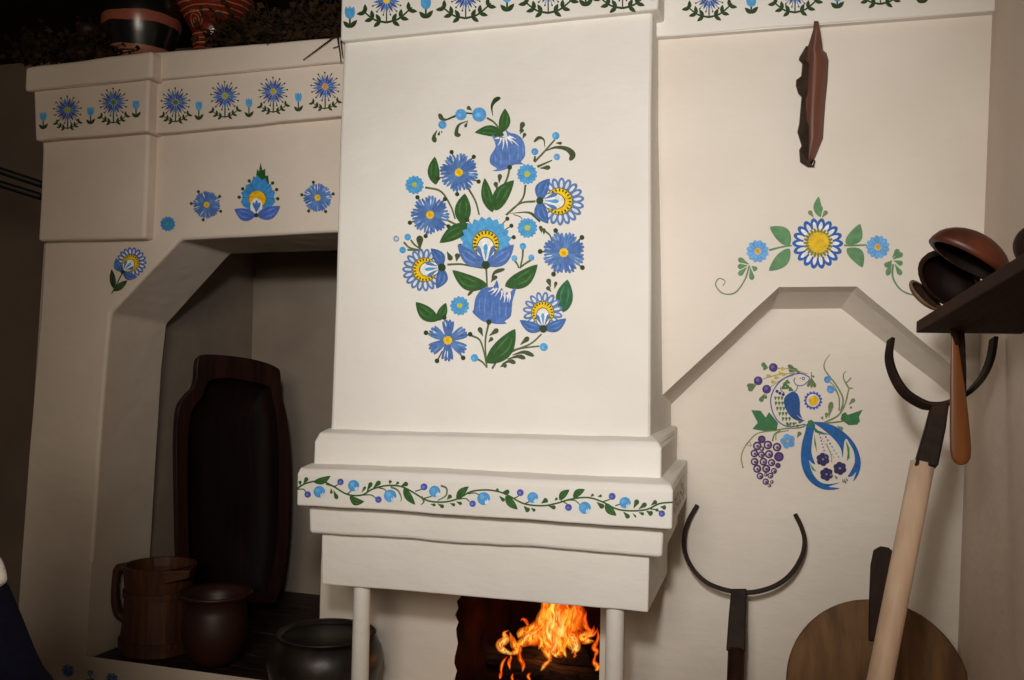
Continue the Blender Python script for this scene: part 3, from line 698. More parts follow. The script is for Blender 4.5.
# stems first
for pts in ([(543, 400), (528, 455), (490, 520), (470, 590)], [(615, 475), (600, 540), (530, 612)], [(660, 550), (590, 560), (525, 612)], [(355, 490), (388, 550), (405, 612)], [(160, 487), (230, 505), (275, 570), (296, 630)], [(240, 625), (300, 655), (330, 660)], [(440, 172), (475, 195), (512, 245)], [(655, 372), (700, 325), (748, 270)]): P.stroke(pts, 8, 6, (92, 104, 66))
P.comma([(545, 605), (620, 600), (655, 615), (682, 645)], 13, OLIVE); P.ribbon([(560, 610), (590, 620), (600, 632)], lambda t: 4, OLIVE)
P.stroke([(375, 153), (345, 150)], 6, 6, DGREEN); P.stroke([(298, 163), (248, 184)], 8, 5, DGREEN)
P.comma([(272, 178), (240, 178), (222, 152)], 18, OLIVE); P.comma([(355, 185), (312, 205), (302, 245), (322, 250)], 18, OLIVE); P.comma([(214, 228), (200, 258), (206, 284)], 20, OLIVE)
for d in ([372, 138, 350, 122, 16], [352, 190, 340, 215, 12], [226, 232, 220, 252, 10], [236, 230, 234, 240, 6]): P.drop(*d, OLIVE)
P.comma([(466, 162), (462, 120), (478, 92), (502, 80)], 18, DGREEN)
for d in ([588, 235, 606, 190, 20], [590, 245, 604, 222, 14], [602, 266, 614, 240, 14]): P.drop(*d, OLIVE)
P.comma([(705, 322), (750, 306), (800, 312), (828, 338), (815, 366)], 24, OLIVE); P.comma([(702, 306), (698, 272), (676, 262), (652, 282)], 13, OLIVE)
P.drop(752, 286, 780, 287, 12, OLIVE); P.stroke([(655, 370), (658, 345)], 10, 6, OLIVE); P.stroke([(668, 394), (735, 364)], 9, 4, OLIVE); P.drop(680, 400, 728, 396, 18, OLIVE)
P.berry(405, 157, 33, (92, 158, 214)); P.berry(322, 157, 26, (92, 158, 214)); P.berry(238, 203, 19, (92, 158, 214))
P.berry(752, 253, 17); P.berry(657, 325, 16, (92, 150, 214)); P.berry(757, 349, 15, (110, 170, 220))
P.leaf(518, 250, 385, 238, 50, bend=14); P.leaf(508, 238, 522, 130, 52, bend=6)
T1 = [(462, 250), (480, 300), (455, 345), (456, 380), (486, 402), (466, 412), (500, 412), (545, 398), (562, 384), (606, 382), (594, 372), (612, 345), (612, 300), (598, 265), (570, 245), (545, 240), (522, 222), (532, 250), (522, 262), (500, 256), (485, 262)]
P.spoly(T1, (88, 124, 188))
for a in (200, 222, 245, 268, 290, 315): 
    t = R_(a-180+90-70)
for x0, y0, x1, y1 in ((505, 262, 488, 300), (515, 264, 510, 318), (524, 262, 532, 312), (530, 258, 556, 292), (538, 256, 572, 268), (495, 262, 470, 268), (538, 262, 585, 300)): P.ribbon([(x0, y0), ((x0+x1)/2+3, (y0+y1)/2), (x1, y1)], lambda t: 9*(1-t)+1, WHITE, 4)
for x0, y0, x1, y1 in ((470, 330, 480, 385), (500, 330, 500, 395), (540, 320, 540, 390), (580, 300, 575, 370), (600, 290, 602, 350)): P.ribbon([(x0, y0), ((x0+x1)/2+4, (y0+y1)/2), (x1, y1)], lambda t: 6*math.sin(math.pi*t)+.3, (110, 142, 204), 4)
P.disc(543, 396, 11, DGREEN)
P.leaf(208, 475, 204, 348, 54, bend=-8); P.leaf(330, 655, 340, 515, 74, bend=-4); P.leaf(466, 600, 430, 445, 52, bend=-8); P.leaf(478, 592, 562, 455, 70, bend=-14)
for d in ([495, 468, 500, 426, 18], [486, 498, 478, 462, 18]): P.drop(*d, OLIVE)
P.daisy(622, 427, 47, LBLUE, 15); P.daisy(112, 476, 43, LBLUE, 13)
P.cornflower(313, 420, 84, .2, seed=1); P.cornflower(183, 612, 84, .05, seed=2)
P.fan(680, 548, 106, R_(2), loops=14)
B()
P.leaf(345, 20, 212, 97, 62, bend=6)
for pts in ([(410, 205), (412, 240), (414, 285)], [(245, 190), (300, 188), (345, 196), (395, 205)], [(60, 95), (85, 118), (135, 130)], [(75, 127), (105, 128), (140, 132)], [(90, 85), (105, 105), (140, 130)], [(566, 125), (564, 160), (555, 200)], [(530, 172), (542, 188), (548, 205)], [(600, 170), (570, 190), (552, 205)], [(420, 440), (406, 520), (413, 628)], [(345, 490), (382, 510), (400, 560), (411, 615)], [(435, 632), (465, 590), (530, 555), (600, 525), (645, 485)], [(500, 560), (560, 545), (636, 536)], [(375, 592), (395, 605), (412, 626)], [(660, 48), (680, 65), (690, 92)]): P.stroke(pts, 7, 5, (88, 104, 62))
P.comma([(432, 265), (445, 225), (490, 208)], 14, OLIVE); P.drop(430, 262, 456, 238, 14, OLIVE)
P.leaf(415, 280, 266, 214, 66, bend=-20); P.leaf(490, 282, 628, 190, 70, bend=16)
for d in ([128, 128, 128, 66, 26], [244, 135, 262, 172, 20], [283, 176, 290, 142, 20], [645, 55, 640, 25, 14], [655, 62, 654, 35, 14]): P.drop(*d, OLIVE)
P.berry(77, 73, 14); P.berry(55, 128, 14); P.disc(28, 80, 13, (130, 170, 205)); P.disc(29, 81, 7, (220, 218, 214))
P.berry(566, 112, 14); P.berry(530, 163, 13, (110, 174, 220)); P.berry(602, 160, 13, (100, 164, 220))
P.daisy(585, 34, 43, LBLUE, 15)
A(); 
B()
for a, b in ((517, 25), (527, 74), (300, 110), (317, 58), (500, -5), (330, 0)): P.stroke([(410, 90), (a, b)], 3, 3, OLIVE); P.disc(a, b, 9, DGREEN, 10)
P.fan(408, 192, 110, R_(-90), big=True, kn=.16, sep=1.1)
P.fan(222, 202, 89, R_(172), loops=14, kn=.19)
P.cornflower(740, 140, 86, .4, seed=4)
P.leaf(738, 392, 756, 254, 72, (46, 100, 66), bend=-4)
for d in ([684, 285, 672, 250, 18], [700, 292, 708, 262, 12], [686, 304, 668, 284, 16], [396, 494, 380, 456, 18], [424, 492, 462, 464, 18], [420, 520, 438, 500, 14], [556, 530, 592, 498, 18]): P.drop(*d, OLIVE)
P.fan(653, 463, 83, R_(-92), loops=12, kn=.2, sep=1.05)
T2 = [(456, 256), (440, 285), (398, 290), (366, 330), (358, 380), (352, 392), (372, 412), (396, 430), (425, 436), (455, 442), (498, 440), (488, 430), (515, 408), (522, 345), (537, 290), (515, 306), (506, 330), (500, 305), (488, 320), (478, 290), (468, 300)]
P.spoly(T2, (80, 116, 184))
for x0, y0, x1, y1 in ((470, 285, 448, 325), (478, 300, 470, 340), (488, 318, 486, 352), (500, 318, 500, 350), (510, 312, 508, 352), (456, 290, 430, 320), (445, 292, 420, 305)): P.ribbon([(x0, y0), ((x0+x1)/2+3, (y0+y1)/2), (x1, y1)], lambda t: 9*(1-t)+1, WHITE, 4)
for x0, y0, x1, y1 in ((385, 330, 385, 395), (410, 320, 405, 410), (440, 340, 436, 420), (470, 350, 470, 425), (500, 355, 495, 420)): P.ribbon([(x0, y0), ((x0+x1)/2-4, (y0+y1)/2), (x1, y1)], lambda t: 6*math.sin(math.pi*t)+.3, (104, 138, 202), 4)
P.disc(422, 434, 11, DGREEN)
P.daisy(298, 365, 41, LBLUE, 13); P.comma([(388, 296), (355, 300), (332, 322)], 10, OLIVE)
P.leaf(205, 428, 112, 350, 60, bend=-8); P.leaf(203, 428, 240, 353, 40, bend=4)
P.cornflower(248, 512, 84, .55, n=6, seed=6)
P.leaf(414, 608, 534, 464, 82, bend=14)
P.berry(361, 586, 16); P.berry(655, 540, 17)
for c in ([(500, 592), (545, 580), (578, 588)], [(522, 574), (570, 562), (615, 578)], [(478, 612), (510, 600), (536, 608)], [(470, 624), (485, 618), (498, 622)]): P.comma(c, 16, OLIVE)
P.build('painted_bouquet', shaft_fn, shaft)
# berry vine along the moulding
P = Paint()
VG2 = (58, 92, 44)
P.set(280, 440, 4.876)
P.ribbon([(80, 238), (130, 210), (200, 200), (260, 225), (330, 265), (400, 268), (450, 240), (520, 222), (590, 226), (650, 255), (720, 295), (800, 302), (870, 285), (930, 252), (1000, 243), (1060, 250), (1110, 268), (1190, 310), (1280, 320), (1350, 308), (1420, 288), (1500, 280), (1570, 300), (1640, 335), (1710, 345), (1790, 338), (1850, 310), (1915, 303)], lambda t: 8, VG2, 5)
for pts in ([(85, 240), (115, 240), (130, 258)], [(225, 215), (265, 225), (290, 212)], [(330, 262), (345, 250), (350, 240)], [(400, 268), (445, 268), (470, 285)], [(480, 232), (510, 240), (520, 255)], [(660, 250), (690, 240), (700, 232)], [(700, 285), (735, 275), (745, 265)], [(870, 288), (905, 285), (925, 300)], [(915, 262), (950, 258), (975, 268)]): P.stroke(pts, 5, 4, VG2)
P.ribbon([(540, 228), (575, 245), (592, 280), (590, 300)], lambda t: 8*(1-t)+3, (110, 124, 72)); P.ribbon([(770, 295), (810, 270), (812, 235), (785, 222)], lambda t: 5+5*t, (90, 114, 66)); P.ribbon([(690, 275), (702, 300), (688, 316)], lambda t: 9*(1-t)+3, (90, 110, 60))
P.leaf(165, 205, 247, 175, 34, bend=8); P.leaf(340, 275, 412, 300, 38, bend=14); P.leaf(605, 232, 660, 315, 36, bend=6); P.leaf(862, 290, 920, 226, 36, bend=-6)
for d in ([100, 222, 98, 198, 14], [115, 215, 135, 182, 18], [250, 235, 252, 262, 12], [262, 245, 280, 288, 18], [400, 255, 418, 226, 12], [425, 250, 448, 205, 18], [455, 235, 490, 200, 20], [535, 215, 540, 196, 14], [565, 218, 580, 204, 12], [590, 225, 625, 210, 20], [815, 290, 836, 268, 18], [735, 312, 760, 318, 12], [770, 310, 800, 328, 16], [830, 308, 855, 318, 14], [860, 300, 888, 312, 14]): P.drop(*d, VG2)
def vb(x, y, r, big):
    if big:
        P.disc(x, y, r, (84, 160, 220)); P.poly([(x+r*.2, y+r*.95), (x+r*.2, y+r*.2), (x+r*.4, y+r*.5), (x+r*.55, y), (x+r*.7, y+r*.4), (x+r*1.02, y+r*.1), (x+r*.8, y+r*.7)], (214, 226, 236))
        P.disc(x-r*.25, y-r*.25, r*.4, (110, 176, 228), 10)
    else: P.disc(x, y, r, (78, 88, 172)); P.disc(x-r*.15, y+r*.1, r*.4, (112, 128, 200), 8)
for x, y, r, b in ((136, 265, 16, 0), (193, 252, 29, 1), (296, 204, 16, 0), (360, 222, 28, 1), (481, 290, 16, 0), (538, 272, 31, 1), (703, 228, 17, 0), (755, 250, 28, 1), (940, 310, 16, 0), (994, 285, 32, 1)): vb(x, y, r, b)
P.set(480, 440, 4.876)
for pts in ([(165, 285), (185, 275), (195, 262)], [(215, 312), (240, 300), (250, 290)], [(395, 295), (420, 308), (430, 318)], [(430, 292), (465, 295), (490, 318)], [(600, 300), (630, 290), (640, 280)], [(660, 320), (690, 310), (700, 300)], [(830, 335), (860, 340), (880, 350)]): P.stroke(pts, 5, 4, VG2)
P.leaf(125, 272, 184, 338, 38, bend=4); P.leaf(388, 292, 436, 242, 34, bend=-6); P.leaf(455, 280, 512, 240, 34, bend=-6); P.leaf(612, 308, 665, 368, 38, bend=6)
for d in ([105, 258, 145, 250, 20], [75, 248, 92, 240, 14], [95, 272, 120, 298, 16], [215, 322, 240, 348, 22], [250, 330, 270, 346, 14], [300, 308, 330, 288, 22], [335, 322, 370, 330, 18], [365, 295, 378, 282, 12], [540, 275, 555, 264, 12], [575, 276, 595, 270, 12], [570, 302, 604, 330, 22], [750, 332, 770, 290, 22], [775, 336, 812, 308, 20], [700, 350, 728, 380, 20], [775, 352, 800, 362, 14], [812, 346, 842, 362, 22], [835, 318, 862, 296, 18], [880, 325, 908, 330, 20], [850, 338, 870, 342, 14], [745, 356, 762, 376, 8]): P.drop(*d, VG2)
for x, y, r, b in ((197, 256, 17, 0), (258, 280, 27, 1), (432, 328, 17, 0), (512, 330, 30, 1), (645, 274, 17, 0), (708, 305, 28, 1), (887, 358, 16, 0)): vb(x, y, r, b)
P.build('painted_vine', yplane(2.58), mould)
# the vine carries on round the moulding's right end
XM = (at(673, 491, 2.58).x+at(672, 529, 2.58).x)/2
sfn = plane_fn(V((XM, 0, 0)), V((1, 0, 0)))
def side(px, py, off=0): # parametrised by depth and height on the end face
    y = 2.62+(px)*.001; z = at(672, 510, 2.58).z+(-py)*.001
    fx = at(673, 491, 2.58); fx2 = at(672, 529, 2.58)
    x0_ = fx.x+(fx2.x-fx.x)*(z-fx.z)/(fx2.z-fx.z)
    return V((x0_+(bxr(687, 490)-x0_)*(y-2.58)/(YSH-2.58)+off+.0015, y, z))
P = Paint().set(0, 0, 1)
P.ribbon([(-20, 5), (60, -18), (130, 10), (220, -14), (320, 8), (400, -5)], lambda t: 4, VG2)
for x, y, r in ((40, 14, 9), (100, -22, 8), (160, 20, 9), (230, 14, 8), (290, -20, 9), (350, 20, 8)): P.disc(x, y, r, (84, 110, 172))
for x, y in ((10, -16), (70, 12), (130, -14), (190, 18), (250, -26), (320, -14), (370, 14)): P.leaf(x, y, x+22, y-14, 9, VG2, vein=False)
P.build('painted_vine', side, mould)
# ------------------------------------------------------------------ fire
fp = at(548, 670, YP+.06)
fire = thing('fire', 'bright orange and yellow flames burning in the dark hearth mouth under the hood', 'fire', V((fp.x, YP+.15, SLAB+.08)))
def flame(pts, w, Y, cols, curl=.02):
    """tongue following photo-measured spine points: a curved ribbon, hot core and cool rim"""
    C = catmull([(x, y) for x, y in pts], 7); m = len(C)-1; vs = []; cs = []; fs = []; K = 7
    prof = [-1, -.72, -.35, 0, .35, .72, 1]
    for i, p in enumerate(C):
        t = i/m; tg = (C[min(i+1, m)]-C[max(i-1, 0)]).normalized(); q = V((-tg.y, tg.x))
        ww = w*.74*(math.sin(math.pi*min(1, t*.96+.02)**.75)**1.15)*.5+.15
        for k, u in enumerate(prof):
            P_ = at(p.x+q.x*ww*u, p.y+q.y*ww*u, Y+curl*(u*u)-.03*t+.008*math.sin(5*t+k))
            vs.append(P_)
            core = (1-abs(u))**1.3; e = min(1, t*1.15)
            a = cols[0]; b = cols[1]; c = cols[2]
            rm = [b[0]*.85, b[1]*.42, b[2]*.4]; mixc = [rm[j]*(1-core)+a[j]*core for j in range(3)]
            mixc = [mixc[j]*(1-e**1.6)+c[j]*e**1.6 for j in range(3)]
            al = (0.0 if abs(u) == 1 else .42 if abs(u) > .6 else .85 if abs(u) > .2 else 1.0)*min(1, 6*t+.15)*min(1, (1-t)*5+.1)
            cs.append((*mixc, al))
    for i in range(m):
        for k in range(K-1):
            a = i*K+k; fs.append([a, a+1, a+K+1, a+K])
    mb = MB(); mb.v = vs; mb.f = fs
    o = obj('flame', mb, M['flame'], fire, smooth=True, cols=cs); return o
YE = (1.0, .62, .06); OR = (1.0, .26, .015); RD = (.75, .075, .006); HY = (1.0, .8, .2)
def F_(*p): return [(430+x/4.876, 590+y/4.876) for x, y in p]
fl = [
 ([(600, 300), (560, 240), (590, 170), (570, 110), (600, 60), (590, 20)], 26, YE, OR, OR, .02),
 ([(640, 300), (625, 250), (640, 190), (620, 130), (640, 70), (650, 10)], 24, HY, YE, OR, .0),
 ([(700, 300), (672, 250), (660, 200), (690, 140), (700, 90), (740, 80)], 16, YE, OR, OR, .01),
 ([(560, 190), (540, 150), (565, 100), (560, 60), (580, 10)], 16, YE, YE, OR, .03),
 ([(700, 200), (690, 150), (705, 110), (700, 70), (715, 30)], 12, YE, OR, RD, .04),
 ([(405, 315), (352, 290), (344, 262), (372, 240), (362, 212), (385, 195)], 13, HY, YE, OR, .0),
 ([(380, 315), (430, 295), (410, 265), (400, 235), (385, 200)], 12, YE, OR, OR, .02),
 ([(410, 280), (460, 250), (510, 225), (540, 190), (550, 130)], 18, YE, OR, OR, .03),
 ([(430, 235), (445, 210), (490, 190), (530, 160), (545, 120)], 14, YE, OR, OR, .05),
 ([(590, 350), (575, 310), (560, 280), (540, 250), (560, 215)], 14, YE, OR, RD, .02),
 ([(610, 320), (640, 290), (630, 240), (590, 190)], 12, YE, OR, OR, -.01),
 ([(690, 310), (715, 280), (700, 240), (680, 210), (690, 170)], 13, HY, YE, OR, -.01),
 ([(345, 410), (350, 370), (360, 345), (380, 320)], 5, OR, RD, RD, .0),
 ([(390, 390), (385, 355), (395, 330), (390, 310)], 5, OR, OR, RD, .02),
 ([(450, 400), (455, 365), (440, 335), (435, 300), (440, 260)], 7, OR, RD, RD, .02),
 ([(540, 395), (560, 365), (580, 345), (595, 310)], 6, YE, OR, RD, .0),
 ([(480, 180), (470, 155), (455, 142), (440, 150)], 6, OR, RD, RD, .04),
 ([(800, 250), (755, 245), (740, 225), (790, 205), (800, 170)], 14, YE, OR, RD, .02),
 ([(795, 205), (765, 185), (755, 140), (765, 100)], 8, OR, RD, RD, .03),
 ([(800, 330), (812, 300), (800, 280), (820, 235), (815, 180)], 8, OR, RD, RD, .02),
 ([(805, 395), (820, 375), (800, 350), (812, 310)], 9, YE, OR, RD, .0),
 ([(490, 440), (478, 420), (492, 400)], 5, OR, RD, RD, .0),
 ([(700, 330), (708, 315), (700, 290)], 4, OR, RD, RD, .0),
 ([(340, 435), (345, 410), (352, 390)], 5, OR, RD, RD, .02),
 ([(405, 445), (400, 425), (405, 405)], 4, OR, RD, RD, .02),
 ([(650, 260), (665, 220), (650, 170), (668, 120), (660, 60), (670, 20)], 18, YE, OR, OR, .03),
 ([(595, 260), (580, 200), (605, 140), (595, 90), (615, 30)], 18, HY, YE, YE, -.01),
 ([(735, 200), (715, 160), (735, 120), (725, 90), (750, 70)], 8, OR, OR, RD, .02),
]
fl += [([(640, 330), (600, 240), (640, 140), (620, 40), (640, -10)], 44, OR, RD, RD, .06), ([(480, 270), (520, 220), (560, 150), (570, 60)], 34, OR, RD, RD, .07), ([(720, 280), (690, 200), (720, 110), (700, 30)], 34, OR, RD, RD, .07),
 ([(530, 290), (545, 250), (530, 215), (560, 170)], 8, YE, OR, RD, .0), ([(620, 330), (600, 300), (612, 262), (600, 225)], 8, HY, YE, OR, -.02), ([(665, 330), (650, 290), (662, 250), (645, 215)], 8, YE, OR, OR, -.02), ([(455, 255), (475, 225), (520, 200), (540, 165)], 6, HY, YE, OR, .0), ([(745, 250), (770, 225), (800, 215), (815, 190)], 7, YE, OR, RD, .0), ([(760, 120), (750, 160), (770, 190), (800, 200)], 6, OR, RD, RD, .02)]
for pts, w, a, b, c, dy in fl: flame(F_(*pts), w, YP+.10+dy, (a, b, c))
flg = [(506, 655, 600, 668, .16, .035), (530, 672, 590, 640, .22, .04), (480, 676, 560, 678, .3, .045), (545, 664, 575, 676, .12, .03)]
labs = ['charred log lying lengthwise across the front of the fire', 'charred log slanting up to the right inside the fire', 'thick charred log at the back of the hearth mouth', 'short charred log stub nearest the hearth mouth opening']
for (xa, ya, xb, yb, dy, r), lb in zip(flg, labs):
    a, b = at(xa, ya, YP+dy), at(xb, yb, YP+dy+.05); a.z = max(SLAB+r, a.z-.04); b.z = max(SLAB+r, b.z-.06)
    mb = MB(); n = 7
    pts = [a.lerp(b, k/n)+V((0, random.uniform(-.004, .004), random.uniform(-.004, .004))) for k in range(n+1)]
    mb.tube(pts, [r*random.uniform(.88, 1.06) for _ in pts], 14)
    c = (a+b)/2; o = obj('firewood_log', mb, M['log'], None, True); origin(o, (c.x, c.y, min(a.z, b.z)-r)); tag(o, lb, 'log', 'logs burning in the hearth')

# ------------------------------------------------------------------ things in the niche
def px_m(P_): return mpp(P_)
# dough trough leaning against the chamber's back wall
tl_, tr2 = at(178, 620, 3.33), at(284, 612, 3.74); tl_.z = tr2.z = SLAB
hx_ = (tr2-tl_).normalized(); nh = V((hx_.y, -hx_.x, 0)); Bt = (tl_+tr2)/2
tilt = R_(2.0); nrm = (nh*math.cos(tilt)+V((0, 0, math.sin(tilt)))).normalized()
tp = plane_fn(Bt, nrm); nrm = tp.n
out = [(182, 603), (177.5, 560), (176, 500), (175.5, 440), (178, 408), (186, 394), (193, 387), (196, 377), (197, 362), (202, 354.5), (230, 355.5), (258, 360), (277, 367), (281, 374), (281.5, 390), (284, 402), (288, 420), (291, 455), (291, 505), (288, 550), (282, 585), (276, 604)]
inn_ = [(196, 594), (190, 560), (188, 500), (188.5, 440), (192, 412), (200, 400), (204, 393), (206, 387), (208, 383), (214, 379), (232, 378), (254, 382), (268, 386), (271, 389), (272, 394), (274, 404), (277, 421), (279, 455), (279, 505), (276.5, 550), (271, 578), (266, 594)]
trough = thing('dough_trough', 'large dark brown wooden dough trough standing on end in the niche', 'trough', Bt)
sm = lambda L_: [(p.x, p.y) for p in catmull(L_, 4)]
out = sm(out); inn_ = sm(inn_); assert len(out) >= len(inn_)
rim = [tp(*p) for p in out]; ri = [tp(*p) for p in inn_]
for L_ in (rim, ri):
    for p in L_:
        if p.z < SLAB+.002: p.z = SLAB+.002
cen = sum(rim, V())/len(rim)
mb = MB()
back = [cen+(p-cen)*.84-nrm*.10 for p in rim]
b2 = [cen+(p-cen)*.97-nrm*.05 for p in rim]
for L_ in (back, b2):
    for p in L_: p.z = max(p.z, SLAB+.002)
mb.rings([back, b2, rim, [p-nrm*.004 for p in ri]], True, True, False)
obj('shell', mb, M['trough_wood'], trough, bevel=.006, ang=30)
mb = MB(); c2 = sum(ri, V())/len(ri)
def sh(k, d): return [c2+(p-c2)*k-nrm*d for p in ri]
mb.rings([[p-nrm*.003 for p in ri], sh(.96, .035), sh(.86, .07), sh(.55, .08)], True, False, True)
obj('hollow', mb, M['hollow_wood'], trough, smooth=True)

# stave tankard
c = atz(158, 648, SLAB); k = mpp(c)
tk = thing('wooden_tankard', 'brown wooden stave tankard with side handle at the left of the niche', 'tankard', c)
mb = MB(); r = 36*k; h = 84*k
mb.lathe([(r*1.02, 0), (r*1.0, h*.1), (r*.94, h*.45), (r*.9, h*.7), (r*.95, h*.9), (r*.98, h), (r*.88, h), (r*.84, h*.9), (r*.84, h*.25)], c, 26)
obj('body', mb, M['tank_wood'], tk)
for z_, rr in ((.12, 1.01), (.68, .93)):
    mb = MB(); zz = h*z_; mb.lathe([(r*rr*.98, zz-.012), (r*rr*1.035, zz-.012), (r*rr*1.035, zz+.012), (r*rr*.98, zz+.012)], c, 30, cap0=False, cap1=False); obj('hoop', mb, M['tank_wood'], tk)
mb = MB(); hx = V((-.93, -.36, 0)).normalized()
mb.tube(catmull([c+hx*r*.9+V((0, 0, h*.96)), c+hx*r*1.16+V((0, 0, h*.92)), c+hx*r*1.22+V((0, 0, h*.66)), c+hx*r*1.12+V((0, 0, h*.42)), c+hx*r*.93+V((0, 0, h*.34))], 6), .017, 10)
obj('handle', mb, M['tank_wood'], tk, True)
# a spout lip on the right
mb = MB(); sx = V((.95, -.3, 0)).normalized()
sy = V((-sx.y, sx.x, 0))
q = c+V((0, 0, h))
mb.rings([[q+sx*r*.86+sy*r*.5+V((0, 0, -.05)), q+sx*r*1.28+V((0, 0, -.03)), q+sx*r*.86-sy*r*.5+V((0, 0, -.05))], [q+sx*r*.86+sy*r*.55, q+sx*r*1.34+V((0, 0, .0)), q+sx*r*.86-sy*r*.55]])
obj('spout', mb, M['tank_wood'], tk, bevel=.004)

# clay pot
c = atz(214, 662, SLAB); k = mpp(c)
cp = thing('clay_pot', 'round brown glazed clay pot with wide rim in front of the trough', 'pot', c)
mb = MB(); r = 32.5*k; h = 70*k
mb.lathe([(r*.6, 0), (r*.8, h*.12), (r*.97, h*.35), (r*1.0, h*.55), (r*.92, h*.75), (r*.86, h*.86), (r*1.08, h*.98), (r*1.1, h), (r*1.02, h), (r*.8, h*.86), (r*.9, h*.5), (r*.5, h*.1)], c, 40)
obj('body', mb, M['clay'], cp, True)
mb = MB(); mb.lathe([(r*1.07, h*.955), (r*1.13, h*.985), (r*1.09, h*1.012), (r*1.0, h*1.0)], c, 40, cap0=False, cap1=False); obj('rim', mb, M['clay'], cp, True)

# big black iron pot
c0 = at(326, 632, 2.87); k = mpp(c0)
c = V((c0.x, c0.y, SLAB-.004)); hp = c0.z-SLAB+.004
bp = thing('iron_pot', 'large black cast iron cooking pot behind the left hood post', 'pot', c)
r = 50*k; R1 = 57.5*k
mb = MB()
mb.lathe([(R1*.45, 0), (R1*.7, hp*.08), (R1*.93, hp*.35), (R1, hp*.6), (R1*.97, hp*.78), (r*.98, hp*.92), (r*.92, hp*.95)], c, 48); obj('body', mb, M['iron'], bp, True)
mb = MB(); mb.lathe([(r*.90, hp*.93), (r*.97, hp*.985), (r*1.0, hp*1.0), (r*.96, hp*1.01), (r*.88, hp*.985), (r*.85, hp*.93)], c, 48, cap0=False, cap1=False); obj('rim', mb, M['iron'], bp, True)
mb = MB(); mb.lathe([(r*.86, hp*.955), (r*.9, hp*.75), (r*.92, hp*.6), (r*.7, hp*.5)], c+V((0, 0, .002)), 48, cap0=False); obj('inside', mb, M['iron_in'], bp, True)

# ------------------------------------------------------------------ oven forks
def strap(mb, pts, w, t, nrmf):
    rs = []; m = len(pts)-1
    for i, p in enumerate(pts):
        tg = (pts[min(i+1, m)]-pts[max(i-1, 0)]).normalized(); n = nrmf(p); b = n.cross(tg).normalized()
        ww = w(i/m) if callable(w) else w
        rs.append([p+b*t/2+n*ww/2, p-b*t/2+n*ww/2, p-b*t/2-n*ww/2, p+b*t/2-n*ww/2])
    mb.rings(rs)
# left fork, leaning on the alcove wall
f1b = V((at(736, 690, 2.93).x-.01, 2.93, 0)); 
def lean_plane(pxy, Ytop, foot, ):
    a = at(*pxy, Ytop); d = (a-foot).normalized(); n = d.cross(V((1, 0, 0))).normalized(); return plane_fn(a, n)
ft = at(741, 508, YI-.02)
foot = V((at(734, 690, 2.90).x, 2.74, 0.0))
dirf = (ft-foot).normalized(); nf = dirf.cross(V((1, 0, 0))); lp = plane_fn(ft, nf)
fork = thing('oven_fork', 'dark iron oven fork with thin curved prongs leaning on the alcove wall', 'oven fork', foot)
pts = [lp(x, y) for x, y in [(c_.x, c_.y) for c_ in catmull([(697.5, 505), (689, 520), (684.5, 535), (685, 552), (693, 569), (706, 582), (722, 589), (738, 592), (755, 592), (775, 586), (791, 574), (802, 556), (804.5, 540), (801, 526), (795, 514)], 5)]]
mb = MB(); strap(mb, pts, lambda t: .012+.010*math.sin(math.pi*t), .0135, lambda p: lp.n); obj('prongs', mb, M['fork_iron'], fork, bevel=.002)
def bar(mb, L, wd):
    rs = []
    for (x0, x1, y, th) in L:
        a, b = lp_(x0, y), lp_(x1, y); n = lp_.n
        rs.append([a+n*th, b+n*th, b-n*th, a-n*th])
    mb.rings(rs)
lp_ = lp
mb = MB(); bar(mb, [(731.5, 747, 589, .012), (729, 746, 615, .016), (726.5, 745.5, 651, .018)], 0); obj('socket', mb, M['fork_iron'], fork, bevel=.004)
mb = MB(); a = lp(736.5, 648); mb.tube([a, a.lerp(foot, .3), a.lerp(foot, .65), foot], [.026, .025, .025, .024], 14); obj('handle', mb, M['dark_wood'], fork, True)
# right fork, pale shaft, leaning into the corner
ftR = at(936, 405, 2.56); footR = None
hb_ = at(880, 680, 2.40); dR = (hb_-at(922, 467, 2.52)).normalized()
pR = at(922, 467, 2.52); footR = pR+dR*(-pR.z/dR.z)
nR = dR.cross(V((1, 0, 0))); 
lpR = plane_fn(pR, nR)
forkR = thing('oven_fork', 'oven fork with pale peeled wood shaft and broad iron prongs under the shelf', 'oven fork', footR)
C = [lpR(q.x, q.y) for q in catmull([(891, 339), (889, 358), (894, 376), (904, 392), (918, 402), (930, 406), (945, 404), (965, 395), (981, 379), (990, 360), (994, 338)], 6)]
mxx = max(p.x for p in C)
for p in C: p.x = min(p.x, xr(p.z)-.006)
mb = MB(); strap(mb, C, lambda t: .036-.012*abs(2*t-1), .011, lambda p: (lpR.n+V((.55, 0, .25))).normalized()); obj('prongs', mb, M['fork_iron'], forkR, bevel=.002)
lp_ = lpR
mb = MB(); bar(mb, [(931, 949, 403, .014), (924, 945, 430, .022), (913, 937, 468, .027)], 0); obj('socket', mb, M['fork_iron'], forkR, bevel=.006)
kk = mpp(pR)
mb = MB(); mb.tube([pR+dR*-.01, pR.lerp(footR, .2), pR.lerp(footR, .5), pR.lerp(footR, .8), footR], [11.6*kk, 11.8*kk, 11.8*kk, 11.6*kk, 11*kk], 20); obj('handle', mb, M['pale_wood'], forkR, True)

